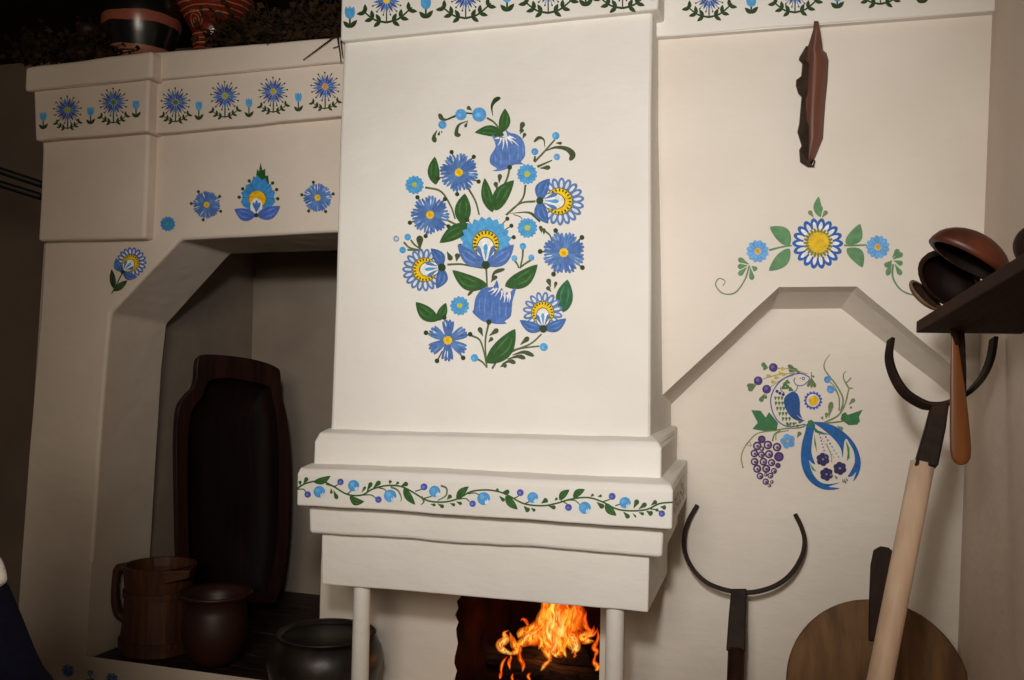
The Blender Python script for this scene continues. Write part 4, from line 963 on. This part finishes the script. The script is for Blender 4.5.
# round board leaning on the alcove wall
cb = at(876, 689, 2.98); kb = mpp(cb); Rb = 86.5*kb
tiltb = R_(10); nb = V((0, -math.cos(tiltb), math.sin(tiltb))); ub = V((0, math.sin(tiltb), math.cos(tiltb))); xb = V((1, 0, 0))
foot = cb-ub*Rb
board = thing('round_board', 'round worn wooden board with dark handle behind the pale fork shaft', 'board', foot)
mb = MB(); n = 72
def circ(r, d): return [cb+xb*(r*math.cos(2*math.pi*i/n))+ub*(r*math.sin(2*math.pi*i/n))+nb*d for i in range(n)]
mb.rings([circ(Rb, -.012), circ(Rb, .008), circ(Rb*.985, .012)]); obj('disc', mb, M['board_wood'], board)
mb = MB()
bf = plane_fn(cb, nb)
hs = [(868, 640), (868.5, 600), (870, 565), (873, 550), (880, 546), (888, 547.5), (893, 552), (892.5, 566), (891, 600), (890, 640)]
fr = [bf(x, y)+nb*.03 for x, y in hs]; bk = [bf(x, y)+nb*.0125 for x, y in hs]
mb.rings([bk, fr]); obj('handle', mb, M['dark_wood'], board, bevel=.004)
# ------------------------------------------------------------------ shelf on the right wall
FL = at(916, 333, 2.40); FR = V((xr(FL.z)-.001, 2.40, FL.z+.0)); NL = at(1034, 263.5, 1.62); NR = V((xr(NL.z)-.001, 1.62, NL.z))
th = V((0, 0, .0275))
mb = MB(); mb.rings([[FL, FR, NR, NL], [FL+th, FR+th, NR+th, NL+th]])
shelf = tag(origin(obj('wall_shelf', mb, M['shelf_wood'], None, bevel=.003), (FL+NR)/2), 'dark wooden shelf board fixed to the right wall, holding wooden scoops', 'shelf')
def shelf_z(x, y):
    a = FL+th; b = NL+th; n = (b-a).cross(V((1, 0, 0))); return a.z-(n.x*(x-a.x)+n.y*(y-a.y))/n.z

def scoop(name, label, cpx, Y, lpx, wpx, rot, face, dep, m_out, m_in, handle=None, group=None, hr=.011):
    """carved bowl: half ellipsoid, long axis from photo angle rot, opening towards `face`"""
    c = at(*cpx, Y); k = mpp(c); a = lpx*k/2; b = wpx*k/2
    face = V(face).normalized()
    ax = (cr*math.cos(rot)-cu*math.sin(rot)).normalized(); face = (face-ax*ax.dot(face)).normalized(); ay = face.cross(ax)
    t = thing(name, label, 'scoop', c, group)
    def shell(s, d, n=28, m=8, off=0.0):
        rs = []
        for j in range(m+1):
            ph = math.pi/2*j/m; cph, sph = math.cos(ph), math.sin(ph)
            rs.append([c+ax*(a*s*cph*math.cos(2*math.pi*i/n))+ay*(b*s*cph*math.sin(2*math.pi*i/n))-face*(d*sph+off) for i in range(n)])
        rs[-1] = [p+(c-face*(d+off)-p)*.98 for p in rs[-1]]
        return rs
    mb = MB(); o_ = shell(1, dep); i_ = shell(.86, dep*.82)
    mb.rings([i_[0]]+o_, True, False, True); obj('bowl', mb, m_out, t, True)
    mb = MB(); mb.rings(i_, True, False, True); obj('hollow', mb, m_in, t, True)
    if handle:
        p0 = c+ax*a*.92-face*dep*.15; p1 = at(handle[0], handle[1], handle[2]); p1.x = min(p1.x, xr(p1.z)-.02)
        mb = MB(); mb.tube([p0, p0.lerp(p1, .4), p1], [hr*1.3, hr, hr*1.1], 10); obj('handle', mb, m_out, t, True)
    return t
GS = 'wooden scoops on the wall shelf'
scoop('wooden_scoop', 'large scoop lying uppermost on the shelf with red brown back', (968, 262), 2.12, 88, 58, R_(32), (-.66, -.22, -.72), .062, M['red_wood'], M['hollow_wood'], (1060, 290, 2.0), GS)
scoop('wooden_scoop', 'dark scoop with black hollow beneath the uppermost scoop', (949, 281), 2.24, 70, 52, R_(48), (-.62, -.62, .1), .06, M['dark_wood'], M['hollow_wood'], (1010, 304, 2.14), GS)
scoop('wooden_scoop', 'small weathered scoop at the far left end of the shelf', (926, 295), 2.31, 42, 20, R_(42), (-.1, -.62, .78), .02, M['grey_wood'], M['dark_wood'], (944, 312, 2.37), GS, hr=.006)
scoop('wooden_scoop', 'dark scoop cut by the right edge of the photo, nearest on the shelf', (1036, 246), 1.80, 44, 30, R_(84), (.6, -.7, .2), .04, M['dark_wood'], M['hollow_wood'], (1038, 275, 1.80), GS)
# paddle hanging from the shelf
Yp = 2.33
def Q(px, py): return at(px, py, Yp)
prof = [(953.8, 318, .6), (954, 330, 2.3), (954.8, 345, 3.8), (956, 365, 5.6), (957.5, 390, 7.8), (959, 415, 9.4), (960, 435, 10.4), (960.6, 450, 10.6), (961, 458, 9.6), (961.2, 463, 6.5), (961.3, 465, 2)]
mb = MB(); rs = []
for x, y, hw in prof:
    p = Q(x, y); k = mpp(p); rs.append([p+cr*(hw*k*math.cos(2*math.pi*i/20))+V((0, -1, 0))*(max(.2, min(hw*.45, 3.4))*k*math.sin(2*math.pi*i/20)) for i in range(20)])
mb.rings(rs)
pad = thing('wooden_paddle', 'orange brown wooden paddle hanging down from the shelf edge', 'paddle', Q(961, 465))
obj('blade', mb, M['orange_wood'], pad, True)
mb = MB(); mb.tube([Q(953.8, 320), Q(954, 333), Q(957, 345)], [.007, .008, .005], 8); obj('hanging_loop', mb, M['dark_wood'], pad, True)
mb = MB(); a = at(962, 331, 2.37)
rs = []
for x, y, hw in ((959, 326, 5.0), (960, 345, 5.5), (961.5, 375, 5), (963, 400, 3.5)):
    p = at(x, y, 2.37); k = mpp(p); rs.append([p+cr*(hw*k*math.cos(2*math.pi*i/12))+V((0, -1, 0))*(2.2*k*math.sin(2*math.pi*i/12)) for i in range(12)])
mb.rings(rs); o = obj('shadow_strip', mb, M['dark_wood'], None, True); origin(o, rs[-1][0]); tag(o, 'dark narrow strip added as spatula hanging behind the orange brown paddle', 'shadow')  # solid strip added in place of the shade behind the paddle

# ------------------------------------------------------------------ husk-like carved piece high on the wall
def H(px, py, d): return at(px, py, YW-d)
pod = thing('carved_horn', 'glossy brown pointed horn shaped wooden piece hanging high on the right wall', 'wall ornament', at(812, 166, YW-.01))
spine = [(21, 814, 818.5, .052), (30, 813, 820, .05), (40, 810, 821.5, .046), (50, 806.5, 823, .042), (53, 805.5, 826.5, .041), (60, 804, 828.5, .04), (80, 803, 827.5, .04), (100, 802.5, 825.5, .04), (120, 802.5, 824, .038), (138, 803, 823, .034), (148, 803.5, 819, .028), (158, 804, 815, .022), (164, 805, 812, .015)]
mb = MB(); rs = []
for y, xl_, xr_, d in spine:
    ring = []
    for i in range(15):
        u = i/14; x = xl_+(xr_-xl_)*u; bul = math.sin(math.pi*(.12+.83*u))
        ring.append(H(x, y, (.003 if y > 40 else d-.008)+(d if y > 40 else .012)*bul*1.15))
    q_ = -.001 if y > 40 else d-.01
    ring += [H(xr_-1, y, q_), H(xl_+1, y, q_)]
    rs.append(ring)
mb.rings(rs); obj('husk', mb, M['husk'], pod, bevel=0)
for p in [o for o in pod.children]: p.data.polygons.foreach_set('use_smooth', [True]*len(p.data.polygons))
mb = MB(); rg = [(46, 806), (57, 799.5), (60, 799), (64, 802), (76, 801.5), (80, 796.5), (86, 796), (94, 798.5), (97, 801.5), (112, 800.5), (124, 799.5), (132, 797.5), (140, 800), (146, 801.5), (150, 799.5), (162, 799.5), (166, 806), (165, 813), (160, 814.5)]
rs = []
for i, (y, x) in enumerate(rg):
    j = random.uniform(-.5, .5); x2 = 808.6 if i < 16 else 814
    rs.append([H(x+j, y, -.001), H(x+j+1, y, .026), H(x2, y, .041 if 2 < i < 15 else .03), H(x2, y, -.001)])
mb.rings(rs); obj('ragged_edge', mb, M['husk_dark'], pod)

# ------------------------------------------------------------------ on top of the stove
zt = at(140, 53, Y5).z-.012; zc1 = zt
def glaze(name, bands, base, rough=.25):
    m = bpy.data.materials.new(name); m.use_nodes = True; nt = m.node_tree; N = nt.nodes; L = nt.links
    b = N['Principled BSDF']; b.inputs['Roughness'].default_value = rough
    g = N.new('ShaderNodeTexCoord'); sx_ = N.new('ShaderNodeSeparateXYZ'); L.new(g.outputs['Object'], sx_.inputs[0])
    nz = N.new('ShaderNodeTexNoise'); nz.inputs['Scale'].default_value = 9; L.new(g.outputs['Object'], nz.inputs['Vector'])
    md = N.new('ShaderNodeMath'); md.operation = 'MULTIPLY_ADD'; md.inputs[1].default_value = .02; L.new(nz.outputs['Fac'], md.inputs[0]); L.new(sx_.outputs['Z'], md.inputs[2])
    mr = N.new('ShaderNodeMapRange'); mr.inputs['From Min'].default_value = 0; mr.inputs['From Max'].default_value = .4; L.new(md.outputs[0], mr.inputs['Value'])
    r = N.new('ShaderNodeValToRGB'); r.color_ramp.interpolation = 'CONSTANT'
    e = r.color_ramp.elements; e[0].position = 0; e[0].color = bands[0][1]; e[1].position = bands[1][0]; e[1].color = bands[1][1]
    for p, c in bands[2:]: x = e.new(p); x.color = c
    L.new(mr.outputs[0], r.inputs[0]); L.new(r.outputs[0], b.inputs['Base Color']); return m
SAL = rgb(142, 94, 76); DKG = rgb(19, 19, 13); BRN = rgb(30, 17, 12)
M['stripe'] = glaze('striped glaze', [(0, SAL), (.13, DKG), (.33, rgb(140, 78, 62)), (.42, DKG), (.55, BRN), (.72, SAL), (.8, BRN)], SAL)
RDC = rgb(112, 36, 22); CRM = rgb(170, 116, 86)
bands = [(0, RDC)]
for i in range(20): 
    if i in (7, 8, 9): continue
    bands += [(.05+i*.045, CRM), (.05+i*.045+.009, RDC)]
M['carved'] = glaze('carved red clay', bands[:31], RDC)
c = at(140, 50, 2.76); k = mpp(c); zj = zt+.002
top_cap = at(100, 56, Y4).z   # cap top height
ZT1 = top_cap-.0; 
def stand(px, Y): return V((at(px, 50, Y).x, Y, 0))
capz = lambda x: (at(25, 67, Y4).z+at(152, 50.5, Y4).z)/2
c = stand(141, 2.97); c.z = zt+.001
jar = thing('striped_jar', 'big dark glazed clay jar with salmon stripes on top of the stove', 'jar', c)
k = mpp(c)
mb = MB(); mb.lathe([(26*k, 0), (29*k, .03), (33*k, .08), (38*k, .14), (37.5*k, .20), (34*k, .27), (29*k, .33), (25*k, .38), (24*k, .41), (26*k, .45), (22*k, .45), (20*k, .40)], c, 40)
obj('body', mb, M['stripe'], jar, True)
c = stand(213, 3.11); c.z = zt+.001; k = mpp(c)
vase = thing('carved_vase', 'red clay vase incised with cream rings and spirals beside the dry herbs', 'vase', c)
mb = MB(); mb.lathe([(21*k, 0), (20*k, .02), (19.5*k, .06), (20*k, .13), (23*k, .16), (30*k, .20), (40*k, .25), (39*k, .29), (34*k, .33), (28*k, .37), (22*k, .41), (26*k, .45), (22*k, .45), (18*k, .4)], c, 40)
obj('body', mb, M['carved'], vase, True)
mb = MB()
sc_ = c+V((-.015, -21*k, .165)); spp = [sc_+V((math.cos(t*.6)*(.004+.0013*t), -.004-.0*t, math.sin(t*.6)*(.004+.0013*t))) for t in range(26)]
for p in spp: p.y = c.y-math.sqrt(max(0, (23*k+max(0, (p.z-c.z-.16))*.6)**2-(p.x-c.x)**2))-.001
mb.tube(spp, .0022, 6); M['cream'] = mat('cream slip', rgb(140, 104, 78), None, .5); obj('spiral', mb, M['cream'], vase, True)
c = stand(88, 3.04); c.z = zt+.001; k = mpp(c)
bpot = thing('brown_jug', 'small red brown clay jug at the far left of the stove top', 'jug', c)
mb = MB(); mb.lathe([(15*k, 0), (19*k, .03), (20*k, .07), (17*k, .11), (11*k, .14), (11*k, .17), (13*k, .19), (10*k, .19), (9*k, .15)], c, 32); obj('body', mb, M['clay'], bpot, True)
mb = MB(); mb.tube(catmull([c+V((-11*k, 0, .17)), c+V((-22*k, 0, .15)), c+V((-22*k, 0, .09)), c+V((-18*k, 0, .06))], 5), .009, 8); obj('handle', mb, M['clay'], bpot, True)
def herbs(label, x0, x1, yb0, yb1, Y, n, rnd, hang=()):
    mb = MB(); base = at((x0+x1)/2, (yb0+yb1)/2, Y)
    for i in range(n):
        x = rnd.uniform(x0, x1); t = (x-x0)/(x1-x0); yb = yb0+(yb1-yb0)*t
        p = at(x, yb-rnd.uniform(0, 6), Y+rnd.uniform(-.02, .10)); L_ = rnd.uniform(.05, .16)
        d = V((rnd.uniform(-1, 1), rnd.uniform(-.3, .3), rnd.uniform(.0, .75))).normalized()
        q = p+d*L_*.5+V((0, 0, rnd.uniform(-.01, .02))); e = p+d*L_
        mb.tube([p, q, e], [.003, .0025, .001], 4)
        for s_ in range(6):
            u = p.lerp(e, rnd.uniform(.1, 1)); w = V((rnd.uniform(-1, 1), rnd.uniform(-1, 1), rnd.uniform(-.6, 1))).normalized()*rnd.uniform(.012, .034); v = w.cross(V((rnd.uniform(-1, 1), 1, rnd.uniform(-1, 1)))).normalized()*w.length*.35
            mb.add([u, u+w*.5+v, u+w, u+w*.5-v], [[0, 1, 2, 3]])
    for a, b, c_ in hang: mb.tube([at(a[0], a[1], Y5-.012), at(b[0], b[1], Y5-.016), at(c_[0], c_[1], Y5-.014)], [.003, .0025, .0015], 5)
    o = obj('dried_herbs', mb, M['herb'], None); origin(o, base); tag(o, label, 'dried herbs', 'dried herb bunches on the stove top'); return o
rn = random.Random(3)
herbs('dark dried herb bunch with drooping twigs beside the hood top', 226, 344, 47, 37, 2.925, 440, rn, [((338, 34), (322, 46), (303, 60)), ((338, 36), (339, 46), (333, 48)), ((337, 34), (340, 52), (341, 63)), ((268, 40), (268, 43), (267, 45)), ((342, 33), (341, 42), (343, 58))])
herbs('dark dried herb bunch over the left corner of the stove top', 24, 112, 66, 58, 2.88, 240, rn, [((84, 58), (85, 64), (86, 69)), ((92, 57), (92, 60), (93, 64)), ((78, 60), (79, 62), (78, 65))])

# dark poles at the far left wall
for (xa, ya, xb, yb, lb) in ((-30, 162, 39, 185, 'upper of two black poles on the dim wall left of the stove'), (-30, 176, 38, 197, 'lower of two black poles on the dim wall left of the stove')):
    b = at(xb, yb, 3.3); b.x += .02; dd = at(xa, ya, 3.3)-at(xb, yb, 3.3); a2 = b+dd*(( -5.085-b.x)/dd.x)
    mb = MB(); mb.tube([a2, b], [.016, .016], 12)
    o = obj('black_pole', mb, M['pole'], None, True); origin(o, a2); tag(o, lb, 'pole', 'black poles left of the stove')
# ------------------------------------------------------------------ person at the left edge (only the sleeve reaches the frame)
def skin(name, J, E, mtl, parent, lv=2, root=0):
    off = parent_world(parent)
    me = bpy.data.meshes.new(name); me.from_pydata([tuple(V(j[0])-off) for j in J], E, []); me.update()
    o = bpy.data.objects.new(name, me); COL.objects.link(o); o.parent = parent
    me.materials.append(mtl)
    s = o.modifiers.new('skin', 'SKIN'); s.use_smooth_shade = True
    me.skin_vertices.new() if not me.skin_vertices else None
    for i, j in enumerate(J):
        r = j[1]; r = r if isinstance(r, tuple) else (r, r)
        me.skin_vertices[0].data[i].radius = r; me.skin_vertices[0].data[i].use_root = (i == root)
    b = o.modifiers.new('sub', 'SUBSURF'); b.levels = lv; b.render_levels = lv
    return o
PX, PY = -1.975, 1.70
H0 = V((PX, PY, 0)); SZ = .962
person = thing('person', 'person in navy jacket with white collar cut off by the left edge', 'person', H0)
def p_(x, y, z): return V((PX+x, PY+y, z*SZ))
# facing the stove (+y); height about 1.5 m
body = [(p_(0, 0, .80), (.125, .09)), (p_(0, 0, .95), (.115, .085)), (p_(0, 0, 1.10), (.125, .085)), (p_(0, .0, 1.20), (.07, .06)), (p_(0, .01, 1.27), .045), (p_(0, .02, 1.36), (.062, .075)), (p_(0, .02, 1.44), (.07, .085)), (p_(0, .015, 1.50), (.045, .05)),
 (p_(.15, 0, 1.17), .047), (p_(.27, .0, .955), .038), (p_(.20, .17, .83), .028), (p_(.17, .23, .80), (.028, .018)), (p_(-.15, 0, 1.17), .047), (p_(-.24, -.01, .94), .038), (p_(-.19, .16, .83), .028), (p_(-.16, .22, .80), (.028, .018)),
 (p_(.085, 0, .74), .075), (p_(.09, .01, .42), .05), (p_(.09, -.01, .08), .036), (p_(.09, .10, .03), (.036, .024)), (p_(-.085, 0, .74), .075), (p_(-.09, .01, .42), .05), (p_(-.09, -.01, .08), .036), (p_(-.09, .10, .03), (.036, .024))]
E = [(0, 1), (1, 2), (2, 3), (3, 4), (4, 5), (5, 6), (6, 7), (3, 8), (8, 9), (9, 10), (10, 11), (3, 12), (12, 13), (13, 14), (14, 15), (0, 16), (16, 17), (17, 18), (18, 19), (0, 20), (20, 21), (21, 22), (22, 23)]
skin('body', body, E, M['skin'], person)
jk = [(p_(0, 0, .74), (.165, .13)), (p_(0, 0, .95), (.145, .115)), (p_(0, 0, 1.10), (.15, .112)), (p_(0, 0, 1.195), (.085, .078)), (p_(.155, 0, 1.165), .068), (p_(.285, .0, .94), .062), (p_(.215, .15, .845), .048), (p_(-.155, 0, 1.165), .068), (p_(-.25, -.01, .93), .062), (p_(-.2, .14, .845), .048)]
skin('jacket', jk, [(0, 1), (1, 2), (2, 3), (3, 4), (4, 5), (5, 6), (3, 7), (7, 8), (8, 9)], M['navy'], person)
tr = [(p_(0, 0, .80), (.135, .10)), (p_(.085, 0, .72), .088), (p_(.09, .01, .42), .066), (p_(.09, -.01, .09), .055), (p_(-.085, 0, .72), .088), (p_(-.09, .01, .42), .066), (p_(-.09, -.01, .09), .055)]
skin('trousers', tr, [(0, 1), (1, 2), (2, 3), (0, 4), (4, 5), (5, 6)], M['navy'], person)
for s in (-1, 1):
    skin('shoe', [(p_(.09*s, -.05, .045), .042), (p_(.09*s, .05, .04), .045), (p_(.09*s, .14, .034), (.04, .03))], [(0, 1), (1, 2)], M['shoe'], person)
    # hand: palm and five separate fingers
    wx = .17 if s > 0 else -.16
    w = p_(wx, .23, .80)
    for k in range(4):
        ln = (.062, .07, .066, .052)[k]; b = w+V((-s*(.024-.016*k), .025, -.002)); skin('finger', [(b, .0085), (b+V((0, ln*.45, -.008)), .008), (b+V((0, ln*.8, -.022)), .0072), (b+V((0, ln, -.036)), .006)], [(0, 1), (1, 2), (2, 3)], M['skin'], person)
    b = w+V((-s*.026, -.01, 0)); skin('thumb', [(b, .011), (b+V((-s*.018, .025, -.006)), .0095), (b+V((-s*.02, .05, -.016)), .0075)], [(0, 1), (1, 2)], M['skin'], person)
# collar of white shirt with a lapel over the near shoulder
skin('collar', [(p_(-.07, .03, 1.235), .026), (p_(-.05, -.055, 1.25), .026), (p_(.05, -.055, 1.25), .026), (p_(.07, .03, 1.235), .026)], [(0, 1), (1, 2), (2, 3)], M['white_cloth'], person)
skin('shoulder_scarf', [(p_(.06, .0, 1.235), .03), (p_(.14, .0, 1.232), .034), (p_(.205, .0, 1.195), .032), (p_(.235, .0, 1.15), .02)], [(0, 1), (1, 2), (2, 3)], M['white_cloth'], person)
def ball(name, c, r, m, sc=(1, 1, 1)):
    mb = MB(); rs = []
    for j in range(1, 12):
        ph = math.pi*j/12; rs.append([V(c)+V((r*sc[0]*math.sin(ph)*math.cos(2*math.pi*i/20), r*sc[1]*math.sin(ph)*math.sin(2*math.pi*i/20), r*sc[2]*math.cos(ph))) for i in range(20)])
    mb.rings(rs); return obj(name, mb, m, person, True)
for s in (-1, 1):
    e = ball('eye', p_(.03*s, .103, 1.405), .0125, M['eye']); ball('iris', p_(.03*s, .112, 1.405), .006, M['iris'])
    ball('ear', p_(.075*s, .015, 1.395), .024, M['skin'], (.35, .7, 1.1))
ball('nose', p_(0, .112, 1.38), .015, M['skin'], (.75, 1, 1.5)); ball('mouth', p_(0, .100, 1.345), .018, M['lip'], (1.2, .4, .35))
ball('hair', p_(0, -.005, 1.445), .1, M['hair'], (.88, 1.0, .82))

# ------------------------------------------------------------------ light
def lamp(nm, typ, loc, tgt, e, col, **kw):
    d = bpy.data.lights.new(nm, typ); d.energy = e; d.color = col
    for k, v in kw.items(): setattr(d, k, v)
    o = bpy.data.objects.new(nm, d); COL.objects.link(o); o.location = loc
    o.rotation_euler = (V(tgt)-V(loc)).to_track_quat('-Z', 'Y').to_euler(); return o
lamp('flash', 'SPOT', (-.18, .05, 2.2), at(572, 235, 2.8), 203, (1, .99, .975), spot_size=R_(66), spot_blend=1.0, shadow_soft_size=.09)
lamp('warm_fill', 'AREA', (-.45, -.9, 2.3), (-2.2, 2.9, 1.25), 42, (1, .86, .70), shape='DISK', size=1.0)  # added warm fill standing in for the room's ambient light
lamp('fire_glow', 'POINT', tuple(at(548, 640, YP+.2)), (0, 0, 0), 2.0, (1, .4, .1), shadow_soft_size=.08)
w = bpy.data.worlds.new('world'); SC.world = w; w.use_nodes = True
w.node_tree.nodes['Background'].inputs[0].default_value = (1, .88, .75, 1); w.node_tree.nodes['Background'].inputs[1].default_value = .02
SC.view_settings.view_transform = 'Standard'; SC.view_settings.look = 'None'; SC.view_settings.exposure = 0
